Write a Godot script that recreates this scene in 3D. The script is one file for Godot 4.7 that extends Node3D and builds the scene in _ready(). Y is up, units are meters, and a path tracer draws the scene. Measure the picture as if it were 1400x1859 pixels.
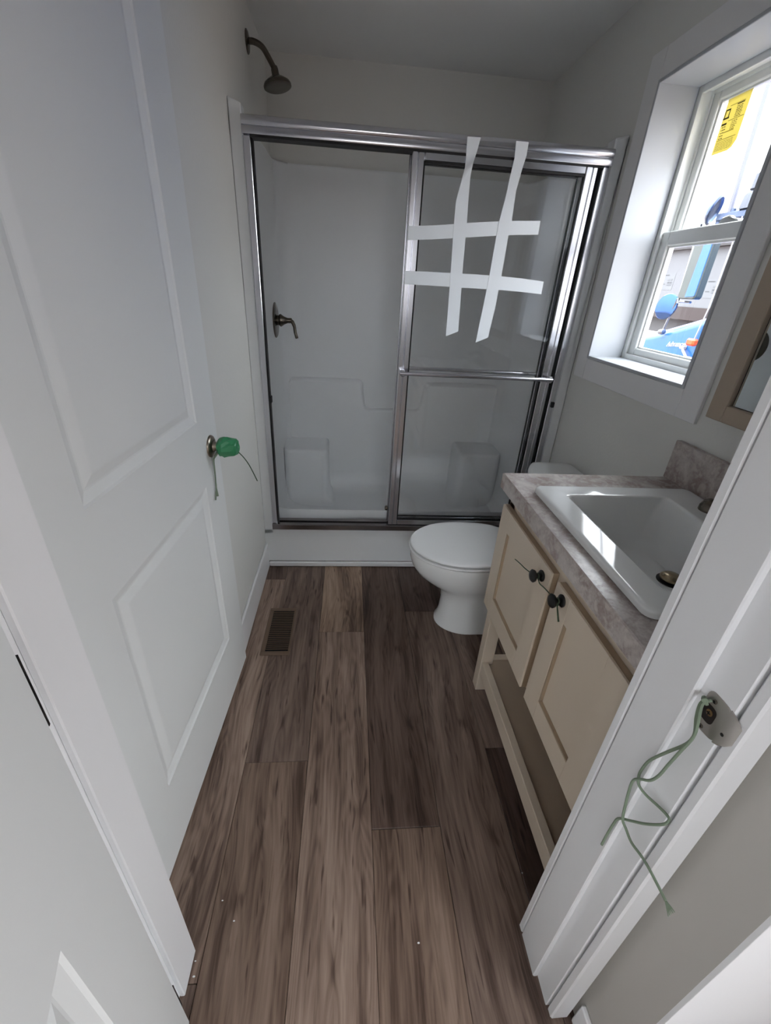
extends Node3D

# ---------------------------------------------------------------- mesh builder
class B:
	var v := PackedVector3Array()
	var uv := PackedVector2Array()
	var mark := 0

	func t(a: Vector3, b: Vector3, c: Vector3, ua := Vector2.ZERO, ub := Vector2.ZERO, uc := Vector2.ZERO) -> void:
		v.append(a); v.append(b); v.append(c)
		uv.append(ua); uv.append(ub); uv.append(uc)

	func q(a: Vector3, b: Vector3, c: Vector3, d: Vector3) -> void:
		t(a, b, c); t(a, c, d)

	func begin() -> void:
		mark = v.size()

	func close() -> void:      # turn the shape begun at mark so that its faces look outwards (front faces run clockwise)
		var n := v.size()
		if n <= mark: return
		var m := Vector3.ZERO
		for i in range(mark, n): m += v[i]
		m /= float(n - mark)
		var vol := 0.0
		for i in range(mark, n, 3): vol += (v[i] - m).dot((v[i + 1] - m).cross(v[i + 2] - m))
		if vol > 0.0:
			for i in range(mark, n, 3):
				var h := v[i + 1]; v[i + 1] = v[i + 2]; v[i + 2] = h
				var g := uv[i + 1]; uv[i + 1] = uv[i + 2]; uv[i + 2] = g

	func loft(rings: Array, cap0 := true, cap1 := true, xf := Transform3D.IDENTITY) -> void:
		begin()
		for k in rings.size() - 1:
			var a: PackedVector3Array = rings[k]
			var b: PackedVector3Array = rings[k + 1]
			var n := a.size()
			for i in n:
				var j := (i + 1) % n
				q(xf * a[i], xf * a[j], xf * b[j], xf * b[i])
		for e in 2:
			if (e == 0 and not cap0) or (e == 1 and not cap1): continue
			var r: PackedVector3Array = rings[0] if e == 0 else rings[rings.size() - 1]
			var c := Vector3.ZERO
			for p in r: c += p
			c /= float(r.size())
			for i in r.size():
				var j := (i + 1) % r.size()
				if e == 0: t(xf * c, xf * r[j], xf * r[i])
				else: t(xf * c, xf * r[i], xf * r[j])
		close()

	func box(x0: float, x1: float, y0: float, y1: float, z0: float, z1: float, bev := 0.0, xf := Transform3D.IDENTITY) -> void:
		var b := minf(bev, minf(x1 - x0, minf(y1 - y0, z1 - z0)) * 0.45)
		if b <= 0.0:
			begin()
			var p := []
			for i in 8: p.append(xf * Vector3(x1 if i & 1 else x0, y1 if i & 2 else y0, z1 if i & 4 else z0))
			q(p[0], p[1], p[3], p[2]); q(p[4], p[6], p[7], p[5]); q(p[0], p[4], p[5], p[1])
			q(p[2], p[3], p[7], p[6]); q(p[0], p[2], p[6], p[4]); q(p[1], p[5], p[7], p[3])
			close()
			return
		var rings := []
		for lv in [[y0, b], [y0 + b, 0.0], [y1 - b, 0.0], [y1, b]]:
			var y: float = lv[0]
			var s: float = lv[1]
			var ax := x0 + s; var bx := x1 - s; var az := z0 + s; var bz := z1 - s
			var c := b - s
			rings.append(PackedVector3Array([Vector3(ax + c, y, az), Vector3(bx - c, y, az), Vector3(bx, y, az + c), Vector3(bx, y, bz - c), Vector3(bx - c, y, bz), Vector3(ax + c, y, bz), Vector3(ax, y, bz - c), Vector3(ax, y, az + c)]))
		loft(rings, true, true, xf)

	func lathe(prof: Array, xf: Transform3D, seg := 28) -> void:   # prof: Vector2(radius, height along local y)
		var rings := []
		for p in prof:
			var r := PackedVector3Array()
			for i in seg:
				var a := TAU * i / seg
				r.append(Vector3(cos(a) * p.x, p.y, sin(a) * p.x))
			rings.append(r)
		loft(rings, prof[0].x > 0.0, prof[prof.size() - 1].x > 0.0, xf)

	func tube(path: PackedVector3Array, rad: Variant, seg := 10, flat := 1.0) -> void:
		var rings := []
		var up := Vector3.ZERO
		for i in path.size():
			var d := (path[mini(i + 1, path.size() - 1)] - path[maxi(i - 1, 0)]).normalized()
			if up == Vector3.ZERO:
				up = d.cross(Vector3.UP if absf(d.y) < 0.9 else Vector3.RIGHT).normalized()
			up = (up - d * up.dot(d)).normalized()
			var w := d.cross(up)
			var r: float = rad[i] if rad is Array else rad
			var ring := PackedVector3Array()
			for k in seg:
				var a := TAU * k / seg
				ring.append(path[i] + up * (cos(a) * r) + w * (sin(a) * r * flat))
			rings.append(ring)
		loft(rings)

	func prism(poly: PackedVector2Array, z0: float, z1: float, bev := 0.0, xf := Transform3D.IDENTITY) -> void:   # outline in x,y pulled along z, its z1 end bevelled
		var tri := Geometry2D.triangulate_polygon(poly)
		begin()
		var n := poly.size()
		var inn := poly.duplicate()
		if bev > 0.0:
			var area := 0.0
			for i in n: area += poly[i].cross(poly[(i + 1) % n])
			var s := 1.0 if area > 0.0 else -1.0
			for i in n:
				var d0 := (poly[i] - poly[(i + n - 1) % n]).normalized()
				var d1 := (poly[(i + 1) % n] - poly[i]).normalized()
				var n0 := Vector2(-d0.y, d0.x) * s
				var n1 := Vector2(-d1.y, d1.x) * s
				var m := (n0 + n1)
				inn[i] = poly[i] + m * (bev / maxf(0.3, 1.0 + n0.dot(n1)))
		var P := func(p: Vector2, z: float) -> Vector3: return xf * Vector3(p.x, p.y, z)
		var dz := bev * signf(z1 - z0)
		for i in range(0, tri.size(), 3):
			t(P.call(poly[tri[i]], z0), P.call(poly[tri[i + 1]], z0), P.call(poly[tri[i + 2]], z0))
			t(P.call(inn[tri[i]], z1), P.call(inn[tri[i + 2]], z1), P.call(inn[tri[i + 1]], z1))
		# walls are wound to match the caps
		var ccw := (poly[tri[1]] - poly[tri[0]]).cross(poly[tri[2]] - poly[tri[0]]) > 0.0
		var a2 := 0.0
		for i in n: a2 += poly[i].cross(poly[(i + 1) % n])
		var same := (a2 > 0.0) == ccw
		for i in n:
			var j := (i + 1) % n
			var lv := [[poly, z0], [poly, z1 - dz], [inn, z1]] if bev > 0.0 else [[poly, z0], [poly, z1]]
			for k in lv.size() - 1:
				var a: Vector3 = P.call(lv[k][0][i], lv[k][1])
				var b: Vector3 = P.call(lv[k][0][j], lv[k][1])
				var c: Vector3 = P.call(lv[k + 1][0][j], lv[k + 1][1])
				var d: Vector3 = P.call(lv[k + 1][0][i], lv[k + 1][1])
				if same: q(a, d, c, b)
				else: q(a, b, c, d)
		close()

	func commit(origin := Vector3.ZERO, angle := 38.0) -> ArrayMesh:
		var n := v.size()
		var fn := PackedVector3Array()
		var at := {}
		var keys := []
		for i in range(0, n, 3):
			var f := -(v[i + 1] - v[i]).cross(v[i + 2] - v[i])
			fn.append(f)
			for k in 3:
				var key := Vector3i((v[i + k] * 20000.0).round())
				keys.append(key)
				if at.has(key): at[key].append(i / 3)
				else: at[key] = PackedInt32Array([i / 3])
		var lim := cos(deg_to_rad(angle))
		var nn := PackedVector3Array()
		nn.resize(n)
		var out := PackedVector3Array()
		out.resize(n)
		for i in n:
			var own := fn[i / 3]
			var on := own.normalized()
			var s := Vector3.ZERO
			for f in at[keys[i]]:
				var g := fn[f]
				if g.normalized().dot(on) >= lim: s += g
			nn[i] = s.normalized() if s.length_squared() > 1e-20 else (on if on.length() > 0.5 else Vector3.UP)
			out[i] = v[i] - origin
		var arr := []
		arr.resize(Mesh.ARRAY_MAX)
		arr[Mesh.ARRAY_VERTEX] = out
		arr[Mesh.ARRAY_NORMAL] = nn
		arr[Mesh.ARRAY_TEX_UV] = uv
		var m := ArrayMesh.new()
		m.add_surface_from_arrays(Mesh.PRIMITIVE_TRIANGLES, arr)
		return m

# ---------------------------------------------------------------- naming helpers
var used := {}
var origins := {}

func numbered(parent: Node, called: String) -> String:
	var key := "%d/%s" % [parent.get_instance_id(), called]
	used[key] = used.get(key, -1) + 1
	return called if used[key] == 0 else "%s_%03d" % [called, used[key]]

func tag(o: Node, label: String, category: String, group := "", kind := "") -> void:
	o.set_meta("label", label)
	o.set_meta("category", category)
	if group: o.set_meta("group", group)
	if kind: o.set_meta("kind", kind)

func thing(called: String, label: String, category: String, at: Vector3, group := "", kind := "") -> Node3D:
	var o := Node3D.new()
	o.name = numbered(self, called)
	add_child(o, true)
	o.position = at
	origins[o] = at
	tag(o, label, category, group, kind)
	return o

func part(called: String, b: B, m: Material, parent: Node3D, label := "", angle := 38.0) -> MeshInstance3D:   # shape given in world places
	var o := MeshInstance3D.new()
	o.name = numbered(parent, called)
	o.mesh = b.commit(origins.get(parent, Vector3.ZERO), angle)
	o.material_override = m
	parent.add_child(o, true)
	origins[o] = origins.get(parent, Vector3.ZERO)
	if label: o.set_meta("label", label)
	return o

func single(called: String, b: B, m: Material, label: String, category: String, group := "", kind := "", angle := 38.0) -> MeshInstance3D:
	var lo := b.v[0]; var hi := b.v[0]
	for p in b.v:
		lo = lo.min(p); hi = hi.max(p)
	var at := Vector3((lo.x + hi.x) / 2, lo.y, (lo.z + hi.z) / 2)
	var o := MeshInstance3D.new()
	o.name = numbered(self, called)
	o.mesh = b.commit(at, angle)
	o.material_override = m
	add_child(o, true)
	o.position = at
	origins[o] = at
	tag(o, label, category, group, kind)
	return o

func mat(c: Color, rough := 0.5, metal := 0.0, spec := 0.5) -> StandardMaterial3D:
	var m := StandardMaterial3D.new()
	m.albedo_color = c
	m.roughness = rough
	m.metallic = metal
	m.metallic_specular = spec
	return m

func rgb(r: int, g: int, b: int) -> Color:
	return Color(r / 255.0, g / 255.0, b / 255.0)

func V(x: float, y: float, z: float) -> Vector3:
	return Vector3(x, y, z)

func bx(x0: float, x1: float, y0: float, y1: float, z0: float, z1: float, bev := 0.0) -> B:
	var b := B.new()
	b.box(x0, x1, y0, y1, z0, z1, bev)
	return b

func rring(x0: float, x1: float, z0: float, z1: float, y: float, r: float, n := 6) -> PackedVector3Array:   # rounded rectangle lying flat
	var o := PackedVector3Array()
	var rr := minf(r, minf(x1 - x0, z1 - z0) * 0.499)
	var cs := [[x1 - rr, z1 - rr, 0.0], [x0 + rr, z1 - rr, 0.5], [x0 + rr, z0 + rr, 1.0], [x1 - rr, z0 + rr, 1.5]]
	for c in cs:
		for i in n + 1:
			var a = PI * (c[2] + 0.5 * i / n)
			o.append(Vector3(c[0] + cos(a) * rr, y, c[1] + sin(a) * rr))
	return o

func rpoly(pts: Array, r: float, n := 5) -> PackedVector2Array:      # outline with rounded corners
	var o := PackedVector2Array()
	var k := pts.size()
	for i in k:
		var p: Vector2 = pts[i]
		var a: Vector2 = pts[(i + k - 1) % k]
		var b: Vector2 = pts[(i + 1) % k]
		var rr := minf(r, minf(p.distance_to(a), p.distance_to(b)) * 0.45)
		var s := p + (a - p).normalized() * rr
		var e := p + (b - p).normalized() * rr
		for j in n + 1:
			var t := float(j) / n
			o.append(s.lerp(p, t).lerp(p.lerp(e, t), t))
	return o

func smooth(path: Array, per := 5) -> PackedVector3Array:
	var c := Curve3D.new()
	for i in path.size():
		var tn: Vector3 = (path[mini(i + 1, path.size() - 1)] - path[maxi(i - 1, 0)]) / 6.0
		c.add_point(path[i], -tn, tn)
	var o := PackedVector3Array()
	for i in path.size() - 1:
		for k in per: o.append(c.sample(i, float(k) / per))
	o.append(path[path.size() - 1])
	return o

func axis(at: Vector3, dir: Vector3) -> Transform3D:     # local y runs along dir
	var y := dir.normalized()
	var x := y.cross(Vector3(0, 0, 1) if absf(y.z) < 0.9 else Vector3(1, 0, 0)).normalized()
	return Transform3D(Basis(x, y, x.cross(y)), at)

# ---------------------------------------------------------------- textures
func tex(im: Image) -> ImageTexture:
	return ImageTexture.create_from_image(im)

func wood(sd: int, knots: int) -> ImageTexture:
	var w := 200
	var h := 1600
	var im := Image.create(w, h, false, Image.FORMAT_RGB8)
	var n1 := FastNoiseLite.new(); n1.seed = sd; n1.frequency = 1.0; n1.fractal_octaves = 3
	var n2 := FastNoiseLite.new(); n2.seed = sd + 7; n2.frequency = 1.0; n2.fractal_octaves = 2
	var rng := RandomNumberGenerator.new(); rng.seed = sd
	var kn := []
	for i in knots: kn.append(Vector3(rng.randf_range(0.03, 0.17), rng.randf_range(0.1, 1.5), rng.randf_range(0.006, 0.013)))
	var heart := rng.randf_range(0.07, 0.13)
	var dark := Color(0.36, 0.295, 0.26)
	var mid := Color(0.55, 0.475, 0.425)
	var light := Color(0.67, 0.595, 0.54)
	for y in h:
		var fy := y * 0.001
		var bend := n2.get_noise_2d(fy * 0.9, 3.3) * 0.035
		for x in w:
			var fx := x * 0.001
			var u := fx + bend
			var ring := 0.0
			for k in kn:
				var dx: float = fx - k.x
				var dy: float = (fy - k.y) * 0.28
				var d2: float = (dx * dx + dy * dy) / (k.z * k.z)
				if d2 < 30.0:
					u += k.z * 1.4 * signf(dx) * exp(-d2 * 0.35)
					ring += exp(-d2 * 1.6)
			var a := n1.get_noise_2d(u * 13.0, fy * 0.9)
			var b := n1.get_noise_2d(u * 62.0, fy * 2.4 + 40.0)
			var f := n1.get_noise_2d(u * 330.0, fy * 11.0 + 90.0)
			var c := sin((absf(u - heart) - fy * 0.024 + n2.get_noise_2d(u * 14.0, fy * 1.7 + 11.0) * 0.07) * 260.0)
			var t := 0.54 + a * 0.62 + b * 0.34 + f * 0.17 + c * 0.10
			var crack := n1.get_noise_2d(u * 52.0 + 60.0, fy * 4.5 + 7.0)
			if crack > 0.42: t -= (crack - 0.42) * 2.4
			t -= ring * 0.5
			t = clampf(t, 0.0, 1.0)
			im.set_pixel(x, y, dark.lerp(mid, t * 2.0) if t < 0.5 else mid.lerp(light, t * 2.0 - 1.0))
	return tex(im)

func marble() -> ImageTexture:
	var s := 384
	var im := Image.create(s, s, false, Image.FORMAT_RGB8)
	var n1 := FastNoiseLite.new(); n1.seed = 21; n1.frequency = 0.010; n1.fractal_octaves = 4
	var n2 := FastNoiseLite.new(); n2.seed = 22; n2.frequency = 0.022; n2.fractal_octaves = 3
	n2.domain_warp_enabled = true; n2.domain_warp_amplitude = 40.0; n2.domain_warp_frequency = 0.012
	for y in s:
		for x in s:
			var a := n1.get_noise_2d(x, y)
			var b := absf(n2.get_noise_2d(x, y))
			var f := n2.get_noise_2d(x * 5.0 + 300.0, y * 5.0)
			var c := Color(0.76, 0.735, 0.72).lerp(Color(0.64, 0.595, 0.575), clampf(0.5 + a * 1.3 + f * 0.45, 0, 1))
			c = c.lerp(Color(0.50, 0.41, 0.385), clampf((0.035 - b) * 17.0, 0, 0.6) * clampf(0.55 + a * 2.0, 0.15, 1))
			c = c.lerp(Color(0.84, 0.82, 0.80), clampf((b - 0.24) * 2.6, 0, 0.5))
			im.set_pixel(x, y, c)
	return tex(im)

func fine_noise(freq: float, strength: float) -> NoiseTexture2D:
	var n := FastNoiseLite.new(); n.seed = 5; n.frequency = freq; n.fractal_octaves = 3
	var t := NoiseTexture2D.new()
	t.width = 256; t.height = 256; t.seamless = true
	t.noise = n; t.as_normal_map = true; t.bump_strength = strength
	return t

func bars(im: Image, x0: int, y: int, count: int, c: Color, rng: RandomNumberGenerator, hgt := 2, most := 60) -> void:
	var x := x0
	for i in count:
		var w := rng.randi_range(3, 11)
		if x + w > x0 + most: break
		im.fill_rect(Rect2i(x, y, w, hgt), c)
		x += w + rng.randi_range(2, 4)

# ---------------------------------------------------------------- shared materials
const CRUMBS := [Vector2(-0.2928, -0.5173), Vector2(-0.3250, -0.4110), Vector2(-0.3209, -0.3861), Vector2(0.4806, -0.5355), Vector2(0.1835, -0.4132), Vector2(-0.2556, -0.4766)]
var M := {}

func make_materials() -> void:
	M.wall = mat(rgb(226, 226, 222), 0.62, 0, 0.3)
	M.wall.normal_enabled = true
	M.wall.normal_texture = fine_noise(0.06, 1.2)
	M.wall.normal_scale = 0.25
	M.wall.uv1_triplanar = true; M.wall.uv1_world_triplanar = true; M.wall.uv1_scale = Vector3(4, 4, 4)
	M.ceil = mat(rgb(236, 236, 234), 0.8, 0, 0.2)
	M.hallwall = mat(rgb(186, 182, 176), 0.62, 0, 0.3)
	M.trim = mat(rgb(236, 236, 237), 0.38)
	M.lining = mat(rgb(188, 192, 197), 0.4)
	M.door = mat(rgb(233, 235, 234), 0.42)
	M.vinyl = mat(rgb(236, 238, 236), 0.32)
	M.fiber = mat(rgb(238, 240, 241), 0.34, 0, 0.4)
	M.porc = mat(rgb(236, 237, 236), 0.07, 0, 0.5)
	M.seat = mat(rgb(238, 239, 239), 0.2)
	M.chrome = mat(Color(0.80, 0.80, 0.82), 0.20, 1.0)
	M.nickel = mat(Color(0.40, 0.375, 0.34), 0.26, 1.0)
	M.satin = mat(Color(0.74, 0.72, 0.70), 0.42, 1.0)
	M.rubber = mat(Color(0.03, 0.03, 0.035), 0.6)
	M.black = mat(Color(0.02, 0.02, 0.022), 0.35)
	M.cab = mat(rgb(214, 199, 180), 0.45)
	M.cabedge = mat(rgb(166, 146, 122), 0.5)
	M.doorknob = mat(Color(0.62, 0.58, 0.53), 0.28, 1.0)
	M.cabin = mat(rgb(178, 160, 140), 0.55)
	M.taupe = mat(rgb(176, 160, 142), 0.45)
	M.mirror = mat(Color(0.93, 0.95, 0.95), 0.015, 1.0)
	M.tape = mat(rgb(238, 243, 247), 0.45)
	M.tape.backlight = Color(0.25, 0.26, 0.27)
	M.tape.backlight_enabled = true
	M.green = mat(rgb(52, 140, 92), 0.35)
	M.yarn = mat(rgb(126, 140, 120), 0.9)
	M.yarn_dark = mat(rgb(70, 86, 64), 0.9)
	M.grille = mat(rgb(118, 98, 82), 0.45, 0.3)
	M.dark = mat(Color(0.03, 0.028, 0.026), 0.8)
	var g := mat(Color(0.30, 0.36, 0.34, 0.004), 0.02)
	g.transparency = BaseMaterial3D.TRANSPARENCY_ALPHA
	M.glass = g
	var w := mat(Color(0.5, 0.55, 0.55, 0.03), 0.02)
	w.transparency = BaseMaterial3D.TRANSPARENCY_ALPHA
	M.pane = w
	var mb := mat(Color(1.0, 0.99, 0.985), 0.26)
	mb.albedo_texture = marble()
	mb.uv1_triplanar = true; mb.uv1_world_triplanar = true; mb.uv1_scale = Vector3(2.6, 2.6, 2.6)
	M.marble = mb
	var tx := [wood(3, 3), wood(11, 4), wood(29, 2)]
	var tones := [Color(0.80, 0.78, 0.78), Color(0.97, 0.95, 0.94), Color(0.70, 0.665, 0.66), Color(0.86, 0.83, 0.81), Color(1.02, 0.99, 0.95), Color(0.60, 0.57, 0.58)]
	M.wood = []
	for k in 6:
		for t in 3:
			var m := mat(tones[k], 0.42, 0, 0.4)
			m.albedo_texture = tx[t]
			m.texture_repeat = true
			M.wood.append(m)
	M.under = mat(Color(0.10, 0.08, 0.07), 0.9)

# ================================================================ scene
func _ready() -> void:
	var cam := Camera3D.new()
	cam.name = "camera"
	cam.position = Vector3(0, 1.37, 0)
	cam.rotation = Vector3(deg_to_rad(-27.8048), deg_to_rad(-5.77499), deg_to_rad(3.54962))
	cam.fov = 99.765
	cam.near = 0.02
	add_child(cam)
	cam.current = true

	var sky_m := ProceduralSkyMaterial.new()
	sky_m.sky_top_color = Color(0.935, 0.962, 0.985)
	sky_m.sky_horizon_color = Color(0.625, 0.63, 0.645)   # an overcast sky: a third of the zenith at the horizon
	sky_m.sky_curve = 0.6
	sky_m.ground_bottom_color = Color(0.45, 0.43, 0.42)
	sky_m.ground_horizon_color = Color(0.75, 0.75, 0.76)
	sky_m.energy_multiplier = 1.0
	var sky := Sky.new()
	sky.sky_material = sky_m
	var env := Environment.new()
	env.background_mode = Environment.BG_SKY
	env.sky = sky
	env.background_energy_multiplier = 15.0
	env.tonemap_mode = Environment.TONE_MAPPER_LINEAR
	env.tonemap_exposure = 1.27
	env.sdfgi_enabled = true
	env.ssao_enabled = true
	env.ssil_enabled = true
	var we := WorldEnvironment.new()
	we.name = "environment"
	we.environment = env
	add_child(we)

	make_materials()
	build_floor()
	build_shell()
	build_opening()
	build_doors()
	build_window()
	build_shower()
	build_vanity()
	build_toilet()
	build_small()
	build_crumbs()
	build_outside()

# ---------------------------------------------------------------- floor
func plank(parent: Node3D, x0: float, x1: float, z0: float, z1: float, m: Material, rng: RandomNumberGenerator) -> void:
	if z1 - z0 < 0.01: return
	var g := 0.0005
	var b := B.new()
	b.box(x0 + g, x1 - g, -0.006, rng.randf_range(-0.0002, 0.0), z0 + g, z1 - g, 0.0014)
	var off := rng.randf() * maxf(0.0, 1.0 - (z1 - z0) / 1.6)
	var fl := rng.randf() < 0.5
	for i in b.v.size():
		var u := (b.v[i].x - x0) / 0.1975
		b.uv[i] = Vector2(1.0 - u if fl else u, off + (b.v[i].z - z0) / 1.6)
	part("plank", b, m, parent)

func build_floor() -> void:
	var fl := thing("floor", "grey brown wood plank floor running through the doorway to the shower", "floor", Vector3.ZERO, "", "structure")
	part("subfloor", bx(-1.75, 1.3, -0.08, -0.0055, -2.9, 2.3), M.under, fl)
	var rng := RandomNumberGenerator.new(); rng.seed = 77
	# column: ends of its planks along z, then tone of each plank from the shower towards the hall
	var cols := {
		-1: [[-2.0, -1.83, -0.375, 0.9, 2.2], [2, 1, 0, 1]],
		0: [[-2.0, -0.866, 0.36, 1.58, 2.2], [0, 3, 0, 1]],
		1: [[-2.0, -1.447, 0.05, 1.0, 2.2], [4, 1, 1, 0]],
		2: [[-2.0, -0.658, 0.56, 1.78, 2.2], [2, 3, 3, 2]],
		3: [[-2.0, -1.578, -0.06, 0.92, 2.2], [5, 0, 1, 0]],
		4: [[-2.0, -0.888, 0.33, 1.55, 2.2], [0, 5, 1, 3]],  # second plank toned darkest, shade under the vanity put into its colour
	}
	for c in range(-8, 8):
		var x0 := -0.3115 + 0.1976 * c
		var x1 := x0 + 0.1976
		if x0 < -1.72: x0 = -1.72
		var ends := []
		var tone := []
		if cols.has(c):
			ends = cols[c][0]; tone = cols[c][1]
		else:
			var s := -2.0 - rng.randf() * 1.1
			ends = [-2.0]
			while s < 2.2:
				s += 1.22
				if s > -1.9: ends.append(minf(s, 2.2))
			for k in ends.size(): tone.append(rng.randi_range(0, 5))
		for k in ends.size() - 1:
			if c > 7: continue
			if c < -1 and ends[k + 1] < -0.35: continue
			plank(fl, x0, x1, ends[k], ends[k + 1], M.wood[int(tone[k]) * 3 + (c * 2 + k * 1 + 30) % 3], rng)

# ---------------------------------------------------------------- room shell
func build_shell() -> void:
	var b := B.new()
	b.box(-0.52, -0.42, -0.09, 2.31, -2.95, -1.300)
	b.box(-0.52, -0.42, 2.045, 2.31, -1.300, -0.515)
	b.box(-0.52, -0.42, -0.09, 2.31, -0.515, -0.418)
	b.box(-0.66, -0.60, -0.09, 2.31, -1.40, -0.418)
	b.box(-0.60, -0.52, -0.09, 2.31, -1.40, -1.32)
	b.box(-0.60, -0.52, -0.09, 2.31, -0.50, -0.418)
	b.box(-0.60, -0.52, 2.045, 2.31, -1.32, -0.50)
	single("wall_left", b, M.wall, "pale grey left wall behind the open white door and shower head", "wall", "", "structure")
	b = B.new()
	b.box(1.005, 1.205, -0.09, 2.31, -2.95, -1.830)
	b.box(1.005, 1.205, -0.09, 2.31, -1.236, -0.29)
	b.box(1.005, 1.205, -0.09, 1.143, -1.830, -1.236)
	b.box(1.005, 1.205, 2.005, 2.31, -1.830, -1.236)
	single("wall_right", b, M.wall, "pale grey right wall around the window above the toilet and vanity", "wall", "", "structure")
	single("wall_back", bx(-0.52, 1.205, -0.09, 2.31, -2.95, -2.85), M.wall, "grey back wall above the shower surround", "wall", "", "structure")
	b = B.new()
	b.box(-1.75, -0.357, -0.09, 2.31, -0.418, -0.295)
	b.box(0.463, 1.205, -0.09, 2.31, -0.418, -0.295)
	b.box(-0.357, 0.463, 2.05, 2.31, -0.418, -0.295)
	single("wall_front", b, M.wall, "wall holding the doorway between the hall and the bathroom", "wall", "", "structure")
	single("ceiling", bx(-1.8, 1.3, 2.31, 2.41, -2.95, 2.35), M.ceil, "plain grey white ceiling over the shower and hall", "ceiling", "", "structure")
	# hall: a short corridor with an open outside doorway on the right, in the same outer wall as the bathroom window
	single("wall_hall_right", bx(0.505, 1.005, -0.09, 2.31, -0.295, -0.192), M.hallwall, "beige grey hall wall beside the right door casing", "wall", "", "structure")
	b = B.new()
	b.box(1.005, 1.205, -0.09, 2.31, -0.29, 0.33)
	b.box(1.005, 1.205, 2.05, 2.31, 0.33, 0.90)
	b.box(1.005, 1.205, -0.09, 2.31, 0.90, 1.72)
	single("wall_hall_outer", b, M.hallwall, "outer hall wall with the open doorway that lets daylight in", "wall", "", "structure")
	single("wall_hall_left", bx(-1.80, -1.70, -0.09, 2.31, -0.295, 2.25), M.hallwall, "hall wall on the left behind the open near door", "wall", "", "structure")
	b = B.new()  # opening behind the viewer, added and sized for the light it lets in
	b.box(-1.75, -0.45, -0.09, 2.31, 1.6, 1.72)
	b.box(0.45, 1.205, -0.09, 2.31, 1.6, 1.72)
	b.box(-0.45, 0.45, 1.95, 2.31, 1.6, 1.72)
	b.box(-0.45, 0.45, -0.09, 1.20, 1.6, 1.72)
	single("wall_hall_back", b, M.hallwall, "hall wall behind the viewer with an unseen opening added to let in daylight", "wall", "", "structure")
	var bb := bx(-0.42, -0.408, 0.0, 0.146, -1.950, -1.303, 0.004)
	single("baseboard_left", bb, M.trim, "short white baseboard between the open door and the shower", "baseboard", "", "structure")
	single("baseboard_hall", bx(0.494, 0.505, 0.0, 0.085, -0.276, -0.203, 0.003), M.trim, "short white baseboard at the foot of the hall wall by the casing", "baseboard", "", "structure")
	var c := thing("trim_2", "bright white board on the end of the hall wall at the lower right corner", "trim", V(0.61, 0, -0.187), "", "structure")
	part("corner_board", bx(0.5052, 0.72, 0.0, 2.3, -0.1925, -0.186, 0.0005), M.trim, c)

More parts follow.
